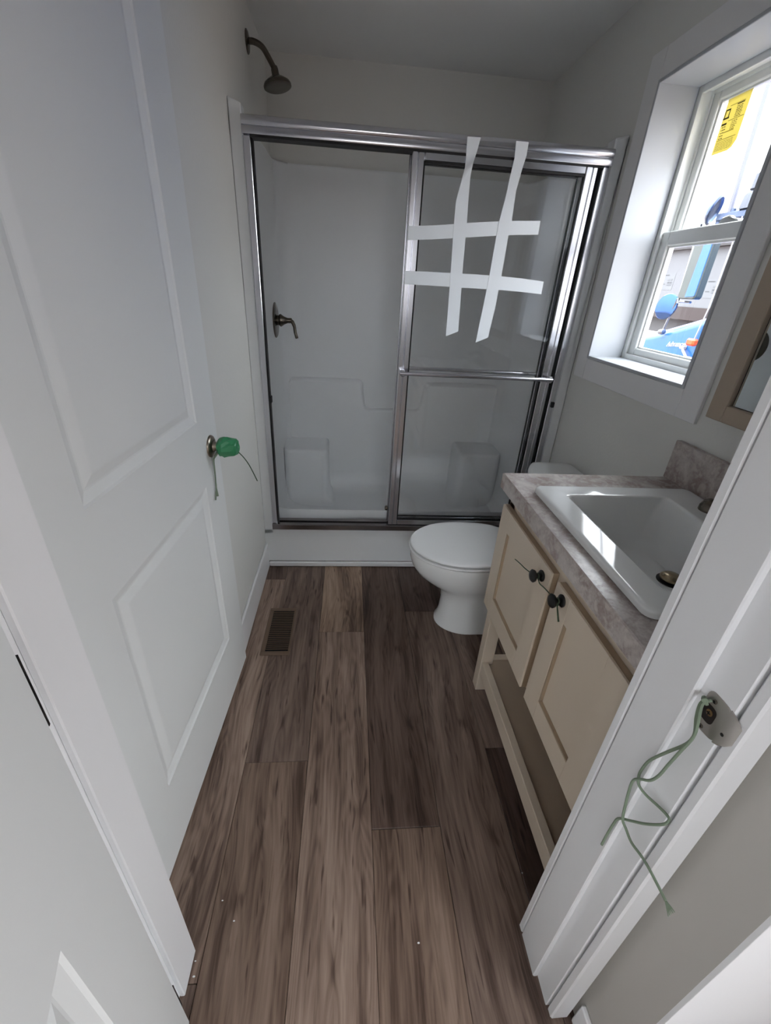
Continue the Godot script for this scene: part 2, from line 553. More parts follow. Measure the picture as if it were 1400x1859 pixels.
# ---------------------------------------------------------------- doorway trim
func build_opening() -> void:
	var t := thing("trim_1", "white painted door jamb and casing round the doorway in front", "door frame", V(0.05, 0, -0.36), "", "structure")
	# jambs
	part("jamb", bx(0.447, 0.463, 0, 2.05, -0.418, -0.298, 0.0012), M.trim, t)
	part("jamb", bx(-0.357, -0.341, 0, 2.05, -0.418, -0.298, 0.0012), M.trim, t)
	part("head_jamb", bx(-0.341, 0.447, 2.034, 2.05, -0.418, -0.298, 0.0012), M.trim, t)
	# stops
	part("stop", bx(0.436, 0.447, 0, 2.034, -0.416, -0.343, 0.0018), M.trim, t)
	part("stop", bx(-0.341, -0.330, 0, 2.034, -0.430, -0.357, 0.0018), M.trim, t)
	part("head_stop", bx(-0.330, 0.436, 2.023, 2.034, -0.416, -0.350, 0.0018), M.trim, t)
	# casing on the bathroom side
	part("bath_casing", bx(0.436, 0.497, 0, 2.10, -0.434, -0.4185, 0.002), M.trim, t)
	part("bath_casing", bx(-0.391, -0.3415, 0, 2.10, -0.430, -0.4185, 0.002), M.trim, t)
	part("bath_casing", bx(-0.391, 0.497, 2.023, 2.10, -0.4345, -0.4185, 0.002), M.trim, t)
	# casing on the hall side
	part("hall_casing", bx(0.4495, 0.489, 0, 2.10, -0.295, -0.278, 0.003), M.trim, t)
	part("hall_casing", bx(-0.402, -0.347, 0, 2.10, -0.295, -0.2815, 0.003), M.trim, t)
	part("hall_casing", bx(-0.402, 0.489, 2.04, 2.10, -0.295, -0.2775, 0.003), M.trim, t)
	# strike plate: flat leaf on the jamb and a lip that curls round its near edge
	var sp := B.new()
	sp.prism(rpoly([Vector2(-0.334, 0.896), Vector2(-0.300, 0.900), Vector2(-0.300, 0.957), Vector2(-0.334, 0.957)], 0.010), 0.0, 0.0016, 0.0005, Transform3D(Basis(V(0, 0, 1), V(0, 1, 0), V(-1, 0, 0)), V(0.4471, 0, 0)))
	sp.loft([ring4(0.4455, 0.4471, -0.302, 0.900, 0.957), ring4(0.4453, 0.4471, -0.295, 0.904, 0.955), ring4(0.4465, 0.4483, -0.289, 0.910, 0.951), ring4(0.4490, 0.4507, -0.2845, 0.918, 0.945)])
	var plate := part("strike_plate", sp, M.satin, t, "brushed nickel strike plate with two screws and green yarn in its hole")
	var hole := B.new()
	hole.prism(rpoly([Vector2(-0.3315, 0.914), Vector2(-0.312, 0.914), Vector2(-0.312, 0.939), Vector2(-0.3315, 0.939)], 0.008), 0, 0.0004, 0.0, Transform3D(Basis(V(0, 0, 1), V(0, 1, 0), V(-1, 0, 0)), V(0.4456, 0, 0)))
	part("latch_hole", hole, mat(Color(0.10, 0.06, 0.04), 0.8), plate)
	var brass := mat(Color(0.62, 0.50, 0.36), 0.35, 1.0)
	for s in [[0.929, -0.3205, 0.0045, brass], [0.9475, -0.3215, 0.0030, M.nickel], [0.9035, -0.3215, 0.0030, M.nickel]]:
		var sc := B.new()
		var r: float = s[2]
		sc.lathe([Vector2(r, 0), Vector2(r, 0.0008), Vector2(r * 0.7, 0.0014), Vector2(0.0, 0.0015)], axis(V(0.4454, s[0], s[1]), V(-1, 0, 0)), 14)
		part("screw", sc, s[3], plate)
		var sl := B.new()
		sl.box(0.4433, 0.4439, s[0] - r * 0.6, s[0] + r * 0.6, s[1] - 0.0005, s[1] + 0.0005)
		sl.box(0.4433, 0.4439, s[0] - 0.0005, s[0] + 0.0005, s[1] - r * 0.6, s[1] + r * 0.6)
		part("screw_slot", sl, M.dark, plate)
	var dot := B.new()
	dot.lathe([Vector2(0.0022, 0), Vector2(0.0022, 0.0004), Vector2(0, 0.0005)], axis(V(0.4452, 0.9216, -0.2965), V(-1, 0, 0)), 12)
	part("lip_hole", dot, M.dark, plate)

func ring4(x0: float, x1: float, z: float, y0: float, y1: float) -> PackedVector3Array:
	return PackedVector3Array([V(x0, y0, z), V(x1, y0, z), V(x1, y1, z), V(x0, y1, z)])

# ---------------------------------------------------------------- doors
# a two-panel slab in its own axes: s runs from the free edge (0) to the hinge edge (w), y up, d = depth behind the face
func slab(w: float, h: float, th: float, panels: Array, to: Transform3D) -> Array:
	var b := B.new()
	var P := func(s: float, y: float, d: float) -> Vector3: return to * Vector3(s, y, -d)
	b.begin()
	# face with rectangular holes: strips between the sorted cuts
	var s0: float = panels[0].x; var s1: float = panels[0].z
	var ys := [0.0]
	for p in panels:
		ys.append(p.y); ys.append(p.w)
	ys.append(h)
	var e := 0.002
	for side in 2:
		var d := 0.0 if side == 0 else th
		var quads := [[e, e, s0, h - e], [s1, e, w - e, h - e]]
		for k in range(0, ys.size(), 2): quads.append([s0, maxf(ys[k], e), s1, minf(ys[k + 1], h - e)])
		for r in quads:
			var a: Vector3 = P.call(r[0], r[1], d); var c: Vector3 = P.call(r[2], r[1], d)
			var f: Vector3 = P.call(r[2], r[3], d); var g: Vector3 = P.call(r[0], r[3], d)
			if side == 0: b.q(a, g, f, c)
			else: b.q(a, c, f, g)
	var outer := [Vector2(e, e), Vector2(w - e, e), Vector2(w - e, h - e), Vector2(e, h - e)]
	var full := [Vector2(0, 0), Vector2(w, 0), Vector2(w, h), Vector2(0, h)]
	for i in 4:
		var j := (i + 1) % 4
		var lv := [[outer, 0.0], [full, e], [full, th - e], [outer, th]]
		for k in 3:
			var a: Vector2 = lv[k][0][i]; var c: Vector2 = lv[k][0][j]
			var f: Vector2 = lv[k + 1][0][j]; var g: Vector2 = lv[k + 1][0][i]
			b.q(P.call(a.x, a.y, lv[k][1]), P.call(c.x, c.y, lv[k][1]), P.call(f.x, f.y, lv[k + 1][1]), P.call(g.x, g.y, lv[k + 1][1]))
	var out := [b]
	# moulded panels, front and back
	for p in panels:
		var m := B.new()
		for side in 2:
			var prof := [[0.0, 0.0], [0.004, 0.0035], [0.022, 0.0085], [0.026, 0.0085], [0.044, 0.0030], [0.050, 0.0022]]
			for k in prof.size():
				var i0: float = prof[k][0]
				var d0: float = prof[k][1] if side == 0 else th - prof[k][1]
				if k == prof.size() - 1:
					var a: Vector3 = P.call(p.x + i0, p.y + i0, d0); var c: Vector3 = P.call(p.z - i0, p.y + i0, d0)
					var f: Vector3 = P.call(p.z - i0, p.w - i0, d0); var g: Vector3 = P.call(p.x + i0, p.w - i0, d0)
					if side == 0: m.q(a, g, f, c)
					else: m.q(a, c, f, g)
					continue
				var i1: float = prof[k + 1][0]
				var d1: float = prof[k + 1][1] if side == 0 else th - prof[k + 1][1]
				var A := [P.call(p.x + i0, p.y + i0, d0), P.call(p.z - i0, p.y + i0, d0), P.call(p.z - i0, p.w - i0, d0), P.call(p.x + i0, p.w - i0, d0)]
				var C := [P.call(p.x + i1, p.y + i1, d1), P.call(p.z - i1, p.y + i1, d1), P.call(p.z - i1, p.w - i1, d1), P.call(p.x + i1, p.w - i1, d1)]
				for i in 4:
					var j := (i + 1) % 4
					if side == 0: m.q(A[i], C[i], C[j], A[j])
					else: m.q(A[i], A[j], C[j], C[i])
		out.append(m)
	return out

func build_doors() -> void:
	# the door along the left wall: free edge far, hinge edge near
	var far := V(-0.395, 0.012, -1.296)
	var near := V(-0.435, 0.012, -0.520)
	var w := far.distance_to(near)
	var sx := (near - far).normalized()
	var nz := Vector3.UP.cross(sx) * -1.0
	if nz.x < 0: nz = -nz
	var to := Transform3D(Basis(sx, Vector3.UP, nz), far)
	var d := thing("door_1", "open white two panel door along the left wall with a knob wrapped in green tape", "door", far, "", "structure")
	var parts := slab(w, 2.02, 0.034, [Vector4(0.138, 0.235, w - 0.138, 0.817), Vector4(0.138, 1.004, w - 0.138, 1.91)], to)
	part("slab", parts[0], M.door, d, "", 20.0)
	part("panel", parts[1], M.door, d, "", 12.0)
	part("panel", parts[2], M.door, d, "", 12.0)
	var kx := axis(V(-0.3985, 0.9255, -1.2315), nz)
	var b := B.new()
	b.lathe([Vector2(0.0325, 0), Vector2(0.0325, 0.002), Vector2(0.031, 0.005), Vector2(0.026, 0.008), Vector2(0.018, 0.010), Vector2(0.0, 0.010)], kx, 32)
	var rose := part("rosette", b, M.doorknob, d, "satin nickel rosette of the door knob")
	b = B.new()
	b.lathe([Vector2(0.0155, 0.009), Vector2(0.0145, 0.014), Vector2(0.0115, 0.018), Vector2(0.0115, 0.024), Vector2(0.017, 0.028), Vector2(0.0235, 0.034), Vector2(0.0245, 0.055), Vector2(0.020, 0.070), Vector2(0.0, 0.072)], kx, 28)
	part("knob", b, M.doorknob, d)

	# the near door: hinged on the left jamb and swung out towards the hall
	var hg := V(-0.3075, 0.012, -0.3187)
	var dirv := V(0.292, 0, 0.956).normalized()
	var nn := V(0.956, 0, -0.292).normalized()
	var t2 := Transform3D(Basis(dirv, Vector3.UP, nn), hg)
	var e := thing("door_2", "near white panel door hinged on the left jamb at the lower left corner", "door", hg, "", "structure")
	var p2 := slab(0.760, 2.018, 0.034, [Vector4(0.135, 0.16, 0.625, 0.775), Vector4(0.135, 0.99, 0.625, 1.90)], t2)
	part("slab", p2[0], M.door, e, "", 20.0)
	part("panel", p2[1], M.door, e, "", 12.0)
	part("panel", p2[2], M.door, e, "", 12.0)
	for y in [0.09, 0.93, 1.77]:
		var h := B.new()
		h.box(-0.0016, 0.0012, y, y + 0.10, -0.030, 0.0003, 0.0, t2)
		part("hinge", h, mat(Color(0.16, 0.155, 0.15), 0.4, 0.8), e)

# ---------------------------------------------------------------- window in the right wall
func build_window() -> void:
	var w := thing("window_1", "white double hung window in a deep box above the toilet", "window", V(1.1, 1.05, -1.53), "", "structure")
	var z0 := -1.830; var z1 := -1.236; var y0 := 1.143; var y1 := 2.005
	var cw := 0.083
	# casing boards on the wall
	part("casing", bx(0.992, 1.005, y0 - cw, y1 + cw, z0 - cw, z0, 0.002), M.trim, w)
	part("casing", bx(0.992, 1.005, y0 - cw, y1 + cw, z1, z1 + cw, 0.002), M.trim, w)
	part("casing", bx(0.992, 1.005, y1, y1 + cw, z0, z1, 0.002), M.trim, w)
	part("casing", bx(0.992, 1.005, y0 - cw, y0, z0, z1, 0.002), M.trim, w)
	# lining boards of the box
	var t := 0.011
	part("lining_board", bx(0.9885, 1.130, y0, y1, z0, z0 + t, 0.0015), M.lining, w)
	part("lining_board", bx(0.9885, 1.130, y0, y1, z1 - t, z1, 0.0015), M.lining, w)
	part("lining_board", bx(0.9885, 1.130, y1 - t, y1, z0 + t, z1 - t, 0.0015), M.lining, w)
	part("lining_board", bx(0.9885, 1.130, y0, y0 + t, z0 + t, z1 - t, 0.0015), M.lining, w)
	# vinyl frame with stepped tracks
	var fr := B.new()
	for s in [[1.131, 1.142, 0.030], [1.142, 1.172, 0.020], [1.172, 1.176, 0.030], [1.176, 1.206, 0.022]]:
		var f: float = s[2]
		fr.box(s[0], s[1], y0, y1, z0, z0 + f, 0.001)
		fr.box(s[0], s[1], y0, y1, z1 - f, z1, 0.001)
		fr.box(s[0], s[1], y1 - f, y1, z0 + f, z1 - f, 0.001)
		fr.box(s[0], s[1], y0, y0 + f, z0 + f, z1 - f, 0.001)
	part("frame", fr, M.vinyl, w)
	# lower sash (room side) and upper sash (outer track)
	for k in 2:
		var xa := 1.143 if k == 0 else 1.177
		var xb := xa + 0.028
		var ya := y0 + 0.021 if k == 0 else 1.557
		var yb := 1.594 if k == 0 else y1 - 0.022
		var za := z0 + 0.022; var zb := z1 - 0.022
		var st := 0.046 if k == 0 else 0.036
		var rl := 0.034 if k == 0 else 0.030
		var s := B.new()
		s.box(xa, xb, ya, yb, za, za + st, 0.003)
		s.box(xa, xb, ya, yb, zb - st, zb, 0.003)
		s.box(xa, xb, ya, ya + rl, za + st, zb - st, 0.003)
		s.box(xa, xb, yb - (0.046 if k == 0 else rl), yb, za + st, zb - st, 0.003)
		# glazing bead
		var gx := xa + 0.009
		s.box(gx, xb - 0.006, ya + rl, yb - rl, za + st, za + st + 0.007, 0.001)
		s.box(gx, xb - 0.006, ya + rl, yb - rl, zb - st - 0.007, zb - st, 0.001)
		s.box(gx, xb - 0.006, ya + rl, ya + rl + 0.006, za + st + 0.007, zb - st - 0.007, 0.001)
		s.box(gx, xb - 0.006, yb - (0.046 if k == 0 else rl) - 0.006, yb - (0.046 if k == 0 else rl), za + st + 0.007, zb - st - 0.007, 0.001)
		var sash := part("sash", s, M.vinyl, w)
		var g := B.new()
		g.q(V(xa + 0.015, ya + rl, za + st), V(xa + 0.015, yb - 0.02, za + st), V(xa + 0.015, yb - 0.02, zb - st), V(xa + 0.015, ya + rl, zb - st))
		part("pane", g, M.pane, sash)
	var lk := B.new()
	lk.prism(rpoly([Vector2(-1.56, 1.593), Vector2(-1.47, 1.593), Vector2(-1.485, 1.604), Vector2(-1.505, 1.607), Vector2(-1.52, 1.616), Vector2(-1.545, 1.612)], 0.004), 0, 0.016, 0.003, Transform3D(Basis(V(0, 0, 1), V(0, 1, 0), V(-1, 0, 0)), V(1.172, 0, 0)))
	part("sash_lock", lk, mat(Color(0.75, 0.76, 0.76), 0.25, 0.3), w)
	# yellow paper stuck to the upper pane
	var im := Image.create(160, 240, false, Image.FORMAT_RGB8)
	im.fill(Color(0.97, 0.93, 0.62))
	var ink := Color(0.12, 0.11, 0.05)
	var rng := RandomNumberGenerator.new(); rng.seed = 4
	im.fill_rect(Rect2i(8, 52, 34, 6), ink); im.fill_rect(Rect2i(8, 52, 6, 40), ink); im.fill_rect(Rect2i(36, 52, 6, 40), ink); im.fill_rect(Rect2i(4, 86, 42, 7), ink)
	im.fill_rect(Rect2i(8, 110, 34, 8), Color(0.3, 0.27, 0.1))
	im.fill_rect(Rect2i(30, 40, 100, 2), Color(0.45, 0.4, 0.12))
	im.fill_rect(Rect2i(48, 104, 104, 2), Color(0.4, 0.36, 0.1)); im.fill_rect(Rect2i(40, 150, 70, 3), Color(0.45, 0.4, 0.12)); im.fill_rect(Rect2i(10, 180, 130, 2), Color(0.45, 0.4, 0.12))
	im.fill_rect(Rect2i(80, 44, 48, 4), ink)
	for y in range(54, 100, 7): bars(im, 84, y, 8, Color(0.32, 0.29, 0.1), rng, 3, 44)
	for y in range(112, 146, 8): bars(im, 78, y, 6, Color(0.36, 0.33, 0.1), rng, 3, 40)
	for y in range(124, 176, 12): bars(im, 16, y, 3, Color(0.3, 0.27, 0.1), rng, 4, 30)
	for y in range(188, 226, 6): bars(im, 12, y, 14, Color(0.55, 0.50, 0.16), rng, 2, 120)
	var pm := mat(Color.WHITE, 0.7)
	pm.albedo_texture = tex(im)
	pm.backlight_enabled = true
	pm.backlight = Color(0.85, 0.85, 0.85)
	var st := B.new()
	var zs0 := -1.744; var zs1 := -1.648; var ys0 := 1.806; var ys1 := 1.952
	var xs := 1.1905
	var pts := [V(xs, ys1, zs0), V(xs, ys1, zs1), V(xs, ys0 + 0.022, zs1), V(xs, ys0 + 0.006, zs1 - 0.012), V(xs, ys0, zs1 - 0.026), V(xs, ys0, zs0)]
	for side in 2:
		for i in range(1, pts.size() - 1):
			var tri := [pts[0], pts[i], pts[i + 1]] if side == 0 else [pts[0], pts[i + 1], pts[i]]
			var uvs := []
			for k in 3:
				tri[k] = tri[k] + V(0.0004 * side, 0, 0)
				uvs.append(Vector2((tri[k].z - zs0) / (zs1 - zs0), (ys1 - tri[k].y) / (ys1 - ys0)))
			st.t(tri[0], tri[1], tri[2], uvs[0], uvs[1], uvs[2])
	single("window_sticker", st, pm, "yellow printed paper sticker on the upper window pane", "sticker")

# ---------------------------------------------------------------- shower
func build_shower() -> void:
	var s := thing("shower_stall", "white moulded fibreglass shower stall with curb, benches and ledges", "shower stall", V(0.29, 0, -2.4))
	var zf := -1.952
	# surround: one skin that runs left wall, back, right wall with round corners
	var xl := -0.392; var xr := 0.977; var zb := -2.815; var r := 0.11
	var prof := []
	prof.append(Vector2(xl, zf - 0.05))
	for i in 9:
		var a := PI + PI * 0.5 * i / 8.0
		prof.append(Vector2(xl + r + cos(a) * r, zb + r + sin(a) * r))
	for i in 9:
		var a := PI * 1.5 + PI * 0.5 * i / 8.0
		prof.append(Vector2(xr - r + cos(a) * r, zb + r + sin(a) * r))
	prof.append(Vector2(xr, zf - 0.05))
	var b := B.new()
	var outer := []
	for i in prof.size():
		var p: Vector2 = prof[i]
		outer.append(Vector2(-0.4185 if p.x < 0.29 else 1.0035, zf - 0.05) if i == 0 or i == prof.size() - 1 else Vector2(clampf(p.x * 1.2 - 0.05, -0.4185, 1.0035), maxf(p.y - 0.034, -2.8485)))
	var ylv := [0.10, 0.115, 1.880, 1.890]
	b.begin()
	for i in prof.size() - 1:
		var p: Vector2 = prof[i]; var q: Vector2 = prof[i + 1]
		var mid := Vector2(0.29, -2.38)
		var np := (mid - p).normalized(); var nq := (mid - q).normalized()
		var A := [V(p.x + np.x * 0.02, 0.095, p.y + np.y * 0.02), V(p.x, 0.125, p.y), V(p.x, 1.878, p.y), V(p.x - np.x * 0.008, 1.890, p.y - np.y * 0.008), V(outer[i].x, 1.890, outer[i].y)]
		var C := [V(q.x + nq.x * 0.02, 0.095, q.y + nq.y * 0.02), V(q.x, 0.125, q.y), V(q.x, 1.878, q.y), V(q.x - nq.x * 0.008, 1.890, q.y - nq.y * 0.008), V(outer[i + 1].x, 1.890, outer[i + 1].y)]
		for k in 4: b.q(A[k], A[k + 1], C[k + 1], C[k])
	part("surround", b, M.fiber, s, "", 60.0)
	# pan
	b = B.new()
	var dish := []
	for l in [[0.0, 0.30], [0.002, 0.22], [0.010, 0.165], [0.030, 0.125], [0.062, 0.104], [0.11, 0.096], [0.20, 0.092]]:
		dish.append(rring(-0.391 + l[0], 0.976 - l[0], -2.772 + l[0], -2.035 - l[0], l[1], 0.10))
	dish.append(rring(0.24, 0.36, -2.40, -2.30, 0.085, 0.04))
	b.loft(dish, false, true)
	part("pan", b, M.fiber, s, "", 60.0)
	# front flanges and curb as one rounded frame
	b = B.new()
	b.prism(rpoly([Vector2(-0.4198, 0.20), Vector2(-0.377, 0.20), Vector2(-0.377, 1.882), Vector2(-0.4198, 1.896)], 0.003), zf - 0.055, zf, 0.003)
	part("flange", b, M.fiber, s)
	b = B.new()
	b.prism(rpoly([Vector2(0.954, 0.20), Vector2(1.0045, 0.20), Vector2(1.0045, 1.896), Vector2(0.954, 1.884)], 0.004), zf - 0.055, zf, 0.006)
	part("flange", b, M.fiber, s)
	b = B.new()
	b.prism(PackedVector2Array([Vector2(-1.952, 0.032), Vector2(-1.952, 0.222), Vector2(-1.955, 0.231), Vector2(-1.962, 0.236), Vector2(-2.02, 0.236), Vector2(-2.035, 0.228), Vector2(-2.05, 0.10), Vector2(-2.05, 0.032)]), -0.4195, 1.0045, 0.0, Transform3D(Basis(V(0, 0, 1), V(0, 1, 0), V(1, 0, 0)), Vector3.ZERO))
	part("curb", b, M.fiber, s)
	part("base_trim", bx(-0.4075, 1.0045, 0.001, 0.030, -1.953, -1.940, 0.004), M.trim, s, "white strip along the foot of the curb")
	# back wall relief: two high ledges joined by a lower one
	b = B.new()
	var xfz := Transform3D.IDENTITY
	b.prism(rpoly([Vector2(-0.385, 0.09), Vector2(0.97, 0.09), Vector2(0.97, 0.83), Vector2(0.485, 0.83), Vector2(0.462, 0.648), Vector2(0.108, 0.648), Vector2(0.085, 0.83), Vector2(-0.385, 0.83)], 0.035), -2.820, -2.770, 0.018, xfz)
	part("ledge", b, M.fiber, s, "", 60.0)
	for sd in [-1, 1]:
		var xa := -0.3935 if sd < 0 else 0.705
		var xb := -0.125 if sd < 0 else 0.9785
		var bn := B.new()
		var rings := []
		for l in [[0.088, -0.050], [0.100, -0.030], [0.125, -0.012], [0.17, -0.003], [0.425, 0.0], [0.440, 0.004], [0.447, 0.011], [0.450, 0.022]]:
			var o: float = l[1]
			rings.append(rring(xa + (o if sd > 0 else 0.0), xb - (o if sd < 0 else 0.0), -2.8165, -2.525 - o, l[0], 0.045))
		bn.loft(rings)
		part("bench", bn, M.fiber, s, "", 60.0)
	b = B.new()
	b.lathe([Vector2(0.045, 0), Vector2(0.045, 0.004), Vector2(0.03, 0.005), Vector2(0, 0.005)], axis(V(0.30, 0.0855, -2.35), Vector3.UP), 24)
	part("drain", b, M.nickel, s)

	# fixed metal frame
	var f := thing("shower_enclosure", "polished chrome frame with header, side jambs and bottom track of the shower door", "door frame", V(0.29, 0.236, -1.96))
	b = B.new()
	var hp := PackedVector2Array([Vector2(-1.992, 1.797), Vector2(-1.930, 1.797), Vector2(-1.9275, 1.801), Vector2(-1.9275, 1.816), Vector2(-1.9305, 1.8205), Vector2(-1.9265, 1.824), Vector2(-1.9245, 1.832), Vector2(-1.9265, 1.842), Vector2(-1.932, 1.848), Vector2(-1.940, 1.850), Vector2(-1.992, 1.850)])
	var along := Transform3D(Basis(V(0, 0, 1), V(0, 1, 0), V(1, 0, 0)), Vector3.ZERO)
	b.prism(hp, -0.3755, 0.950, 0.0, along)
	part("header", b, M.chrome, f)
	for sd in [-1, 1]:
		var xa := -0.3755 if sd < 0 else 0.924
		var xb := -0.3495 if sd < 0 else 0.950
		b = B.new()
		b.box(xa, xb, 0.262, 1.797, -1.992, -1.942, 0.003)
		var jb := part("side_jamb", b, M.chrome, f)
		var rb := B.new()
		if sd < 0: rb.box(-0.3495, -0.3445, 0.262, 1.797, -1.975, -1.9435)
		else: rb.box(0.9195, 0.924, 0.262, 1.797, -1.975, -1.950)
		part("shade_strip", rb, M.rubber, jb)  # black strip stands in for the shadow line inside the jamb
		rb = B.new()
		if sd < 0: rb.box(-0.347, -0.339, 0.875, 0.905, -1.972, -1.943, 0.002)
		else: rb.box(0.936, 0.950, 0.905, 0.930, -1.948, -1.934, 0.002)
		part("bumper", rb, M.rubber, jb)
	b = B.new()
	b.box(-0.3495, 0.924, 1.790, 1.797, -1.985, -1.934)
	part("header_shade_strip", b, M.rubber, f)  # black strip drawn as the shade under the header
	b = B.new()
	b.prism(PackedVector2Array([Vector2(-1.995, 0.2365), Vector2(-1.932, 0.2365), Vector2(-1.932, 0.262), Vector2(-1.936, 0.266), Vector2(-1.955, 0.266), Vector2(-1.957, 0.250), Vector2(-1.966, 0.250), Vector2(-1.968, 0.270), Vector2(-1.995, 0.270)]), -0.3755, 0.950, 0.0, along)
	part("bottom_track", b, mat(Color(0.52, 0.50, 0.50), 0.22, 1.0), f)

	sliding_door(0.213, 0.904, -1.952, -1.934, 1, "outer chrome framed sliding glass shower door with taped glass")
	sliding_door(0.207, 0.897, -1.988, -1.970, -1, "inner sliding glass shower door behind the taped outer one")

func sliding_door(x0: float, x1: float, z0: float, z1: float, side: int, label: String) -> void:
	var d := thing("sliding_shower_door", label, "shower door", V((x0 + x1) / 2, 0.27, (z0 + z1) / 2))
	var y0 := 0.270 if side > 0 else 0.274
	var y1 := 1.796 if side > 0 else 1.7895
	var st := 0.045
	var zm := (z0 + z1) / 2
	for k in 2:
		var a := x0 if k == 0 else x1 - st
		var b := B.new()
		var c := a + (0.020 if k == 0 else 0.025)
		b.box(a, c, y0, y1, z0, z1, 0.003)
		b.box(c + 0.0015, a + st, y0, y1, z0 + 0.002, z1 - 0.002, 0.003)
		b.box(c - 0.002, c + 0.004, y0, y1, z0 + 0.004, z1 - 0.005)
		part("stile", b, M.chrome, d)
	for k in 2:
		var ya := y0 if k == 0 else 1.768
		var yb := 0.300 if k == 0 else y1
		part("rail", bx(x0 + st, x1 - st, ya, yb, z0 + 0.001, z1 - 0.001, 0.003), M.chrome, d)
	var g := B.new()
	for zz in [zm - 0.0025, zm + 0.0025]:
		g.q(V(x0 + st - 0.003, 0.297, zz), V(x1 - st + 0.003, 0.297, zz), V(x1 - st + 0.003, 1.771, zz), V(x0 + st - 0.003, 1.771, zz))
	part("glass", g, M.glass, d)
	# black glazing gasket round the pane
	var k := B.new()
	var zg := z1 - 0.0015
	for e in [[x0 + st, x0 + st + 0.0025, 0.300, 1.768], [x1 - st - 0.003, x1 - st, 0.300, 1.768], [x0 + st, x1 - st, 0.300, 0.3035], [x0 + st, x1 - st, 1.7615, 1.768]]:
		k.box(e[0], e[1], e[2], e[3], zm - 0.005, zg)
	part("gasket", k, M.rubber, d)
	# towel bar
	var zo := z1 + 0.042 if side > 0 else z0 - 0.042
	var yb := 1.037
	var bar := B.new()
	bar.tube(PackedVector3Array([V(x0 + 0.004, yb, zo), V(x1 - 0.012, yb, zo)]), 0.0085, 16)
	var tb := part("towel_bar", bar, M.chrome, d)
	for px in [x0 + 0.016, x1 - 0.022]:
		var ps := B.new()
		var zi := z1 - 0.002 if side > 0 else z0 + 0.002
		ps.box(px - 0.010, px + 0.010, yb - 0.014, yb + 0.014, minf(zi, zo), maxf(zi, zo) + (0.004 if side > 0 else 0.0), 0.004)
		part("bar_bracket", ps, M.chrome, tb)
	if side < 0:
		var bp := B.new()
		bp.lathe([Vector2(0.013, 0), Vector2(0.013, 0.008), Vector2(0.009, 0.012), Vector2(0, 0.013)], axis(V(x0, 0.345, zm), V(-1, 0, 0)), 16)
		part("bumper", bp, M.nickel, d)

# ---------------------------------------------------------------- vanity, sink, mirror
func slab_with_hole(x0: float, x1: float, y0: float, y1: float, z0: float, z1: float, hx0: float, hx1: float, hz0: float, hz1: float) -> B:
	var b := B.new()
	var e := 0.0025
	var O := [Vector2(x0, z0), Vector2(x1, z0), Vector2(x1, z1), Vector2(x0, z1)]
	var T := [Vector2(x0 + e, z0 + e), Vector2(x1 - e, z0 + e), Vector2(x1 - e, z1 - e), Vector2(x0 + e, z1 - e)]
	var H := [Vector2(hx0, hz0), Vector2(hx1, hz0), Vector2(hx1, hz1), Vector2(hx0, hz1)]
	var lv := [[H, y0], [O, y0], [O, y1 - e], [T, y1], [H, y1], [H, y0]]
	b.begin()
	for k in lv.size() - 1:
		for i in 4:
			var j := (i + 1) % 4
			var a: Vector2 = lv[k][0][i]
			var c: Vector2 = lv[k][0][j]
			var d: Vector2 = lv[k + 1][0][j]
			var g: Vector2 = lv[k + 1][0][i]
			b.q(V(a.x, lv[k][1], a.y), V(c.x, lv[k][1], c.y), V(d.x, lv[k + 1][1], d.y), V(g.x, lv[k + 1][1], g.y))
	b.close()
	return b

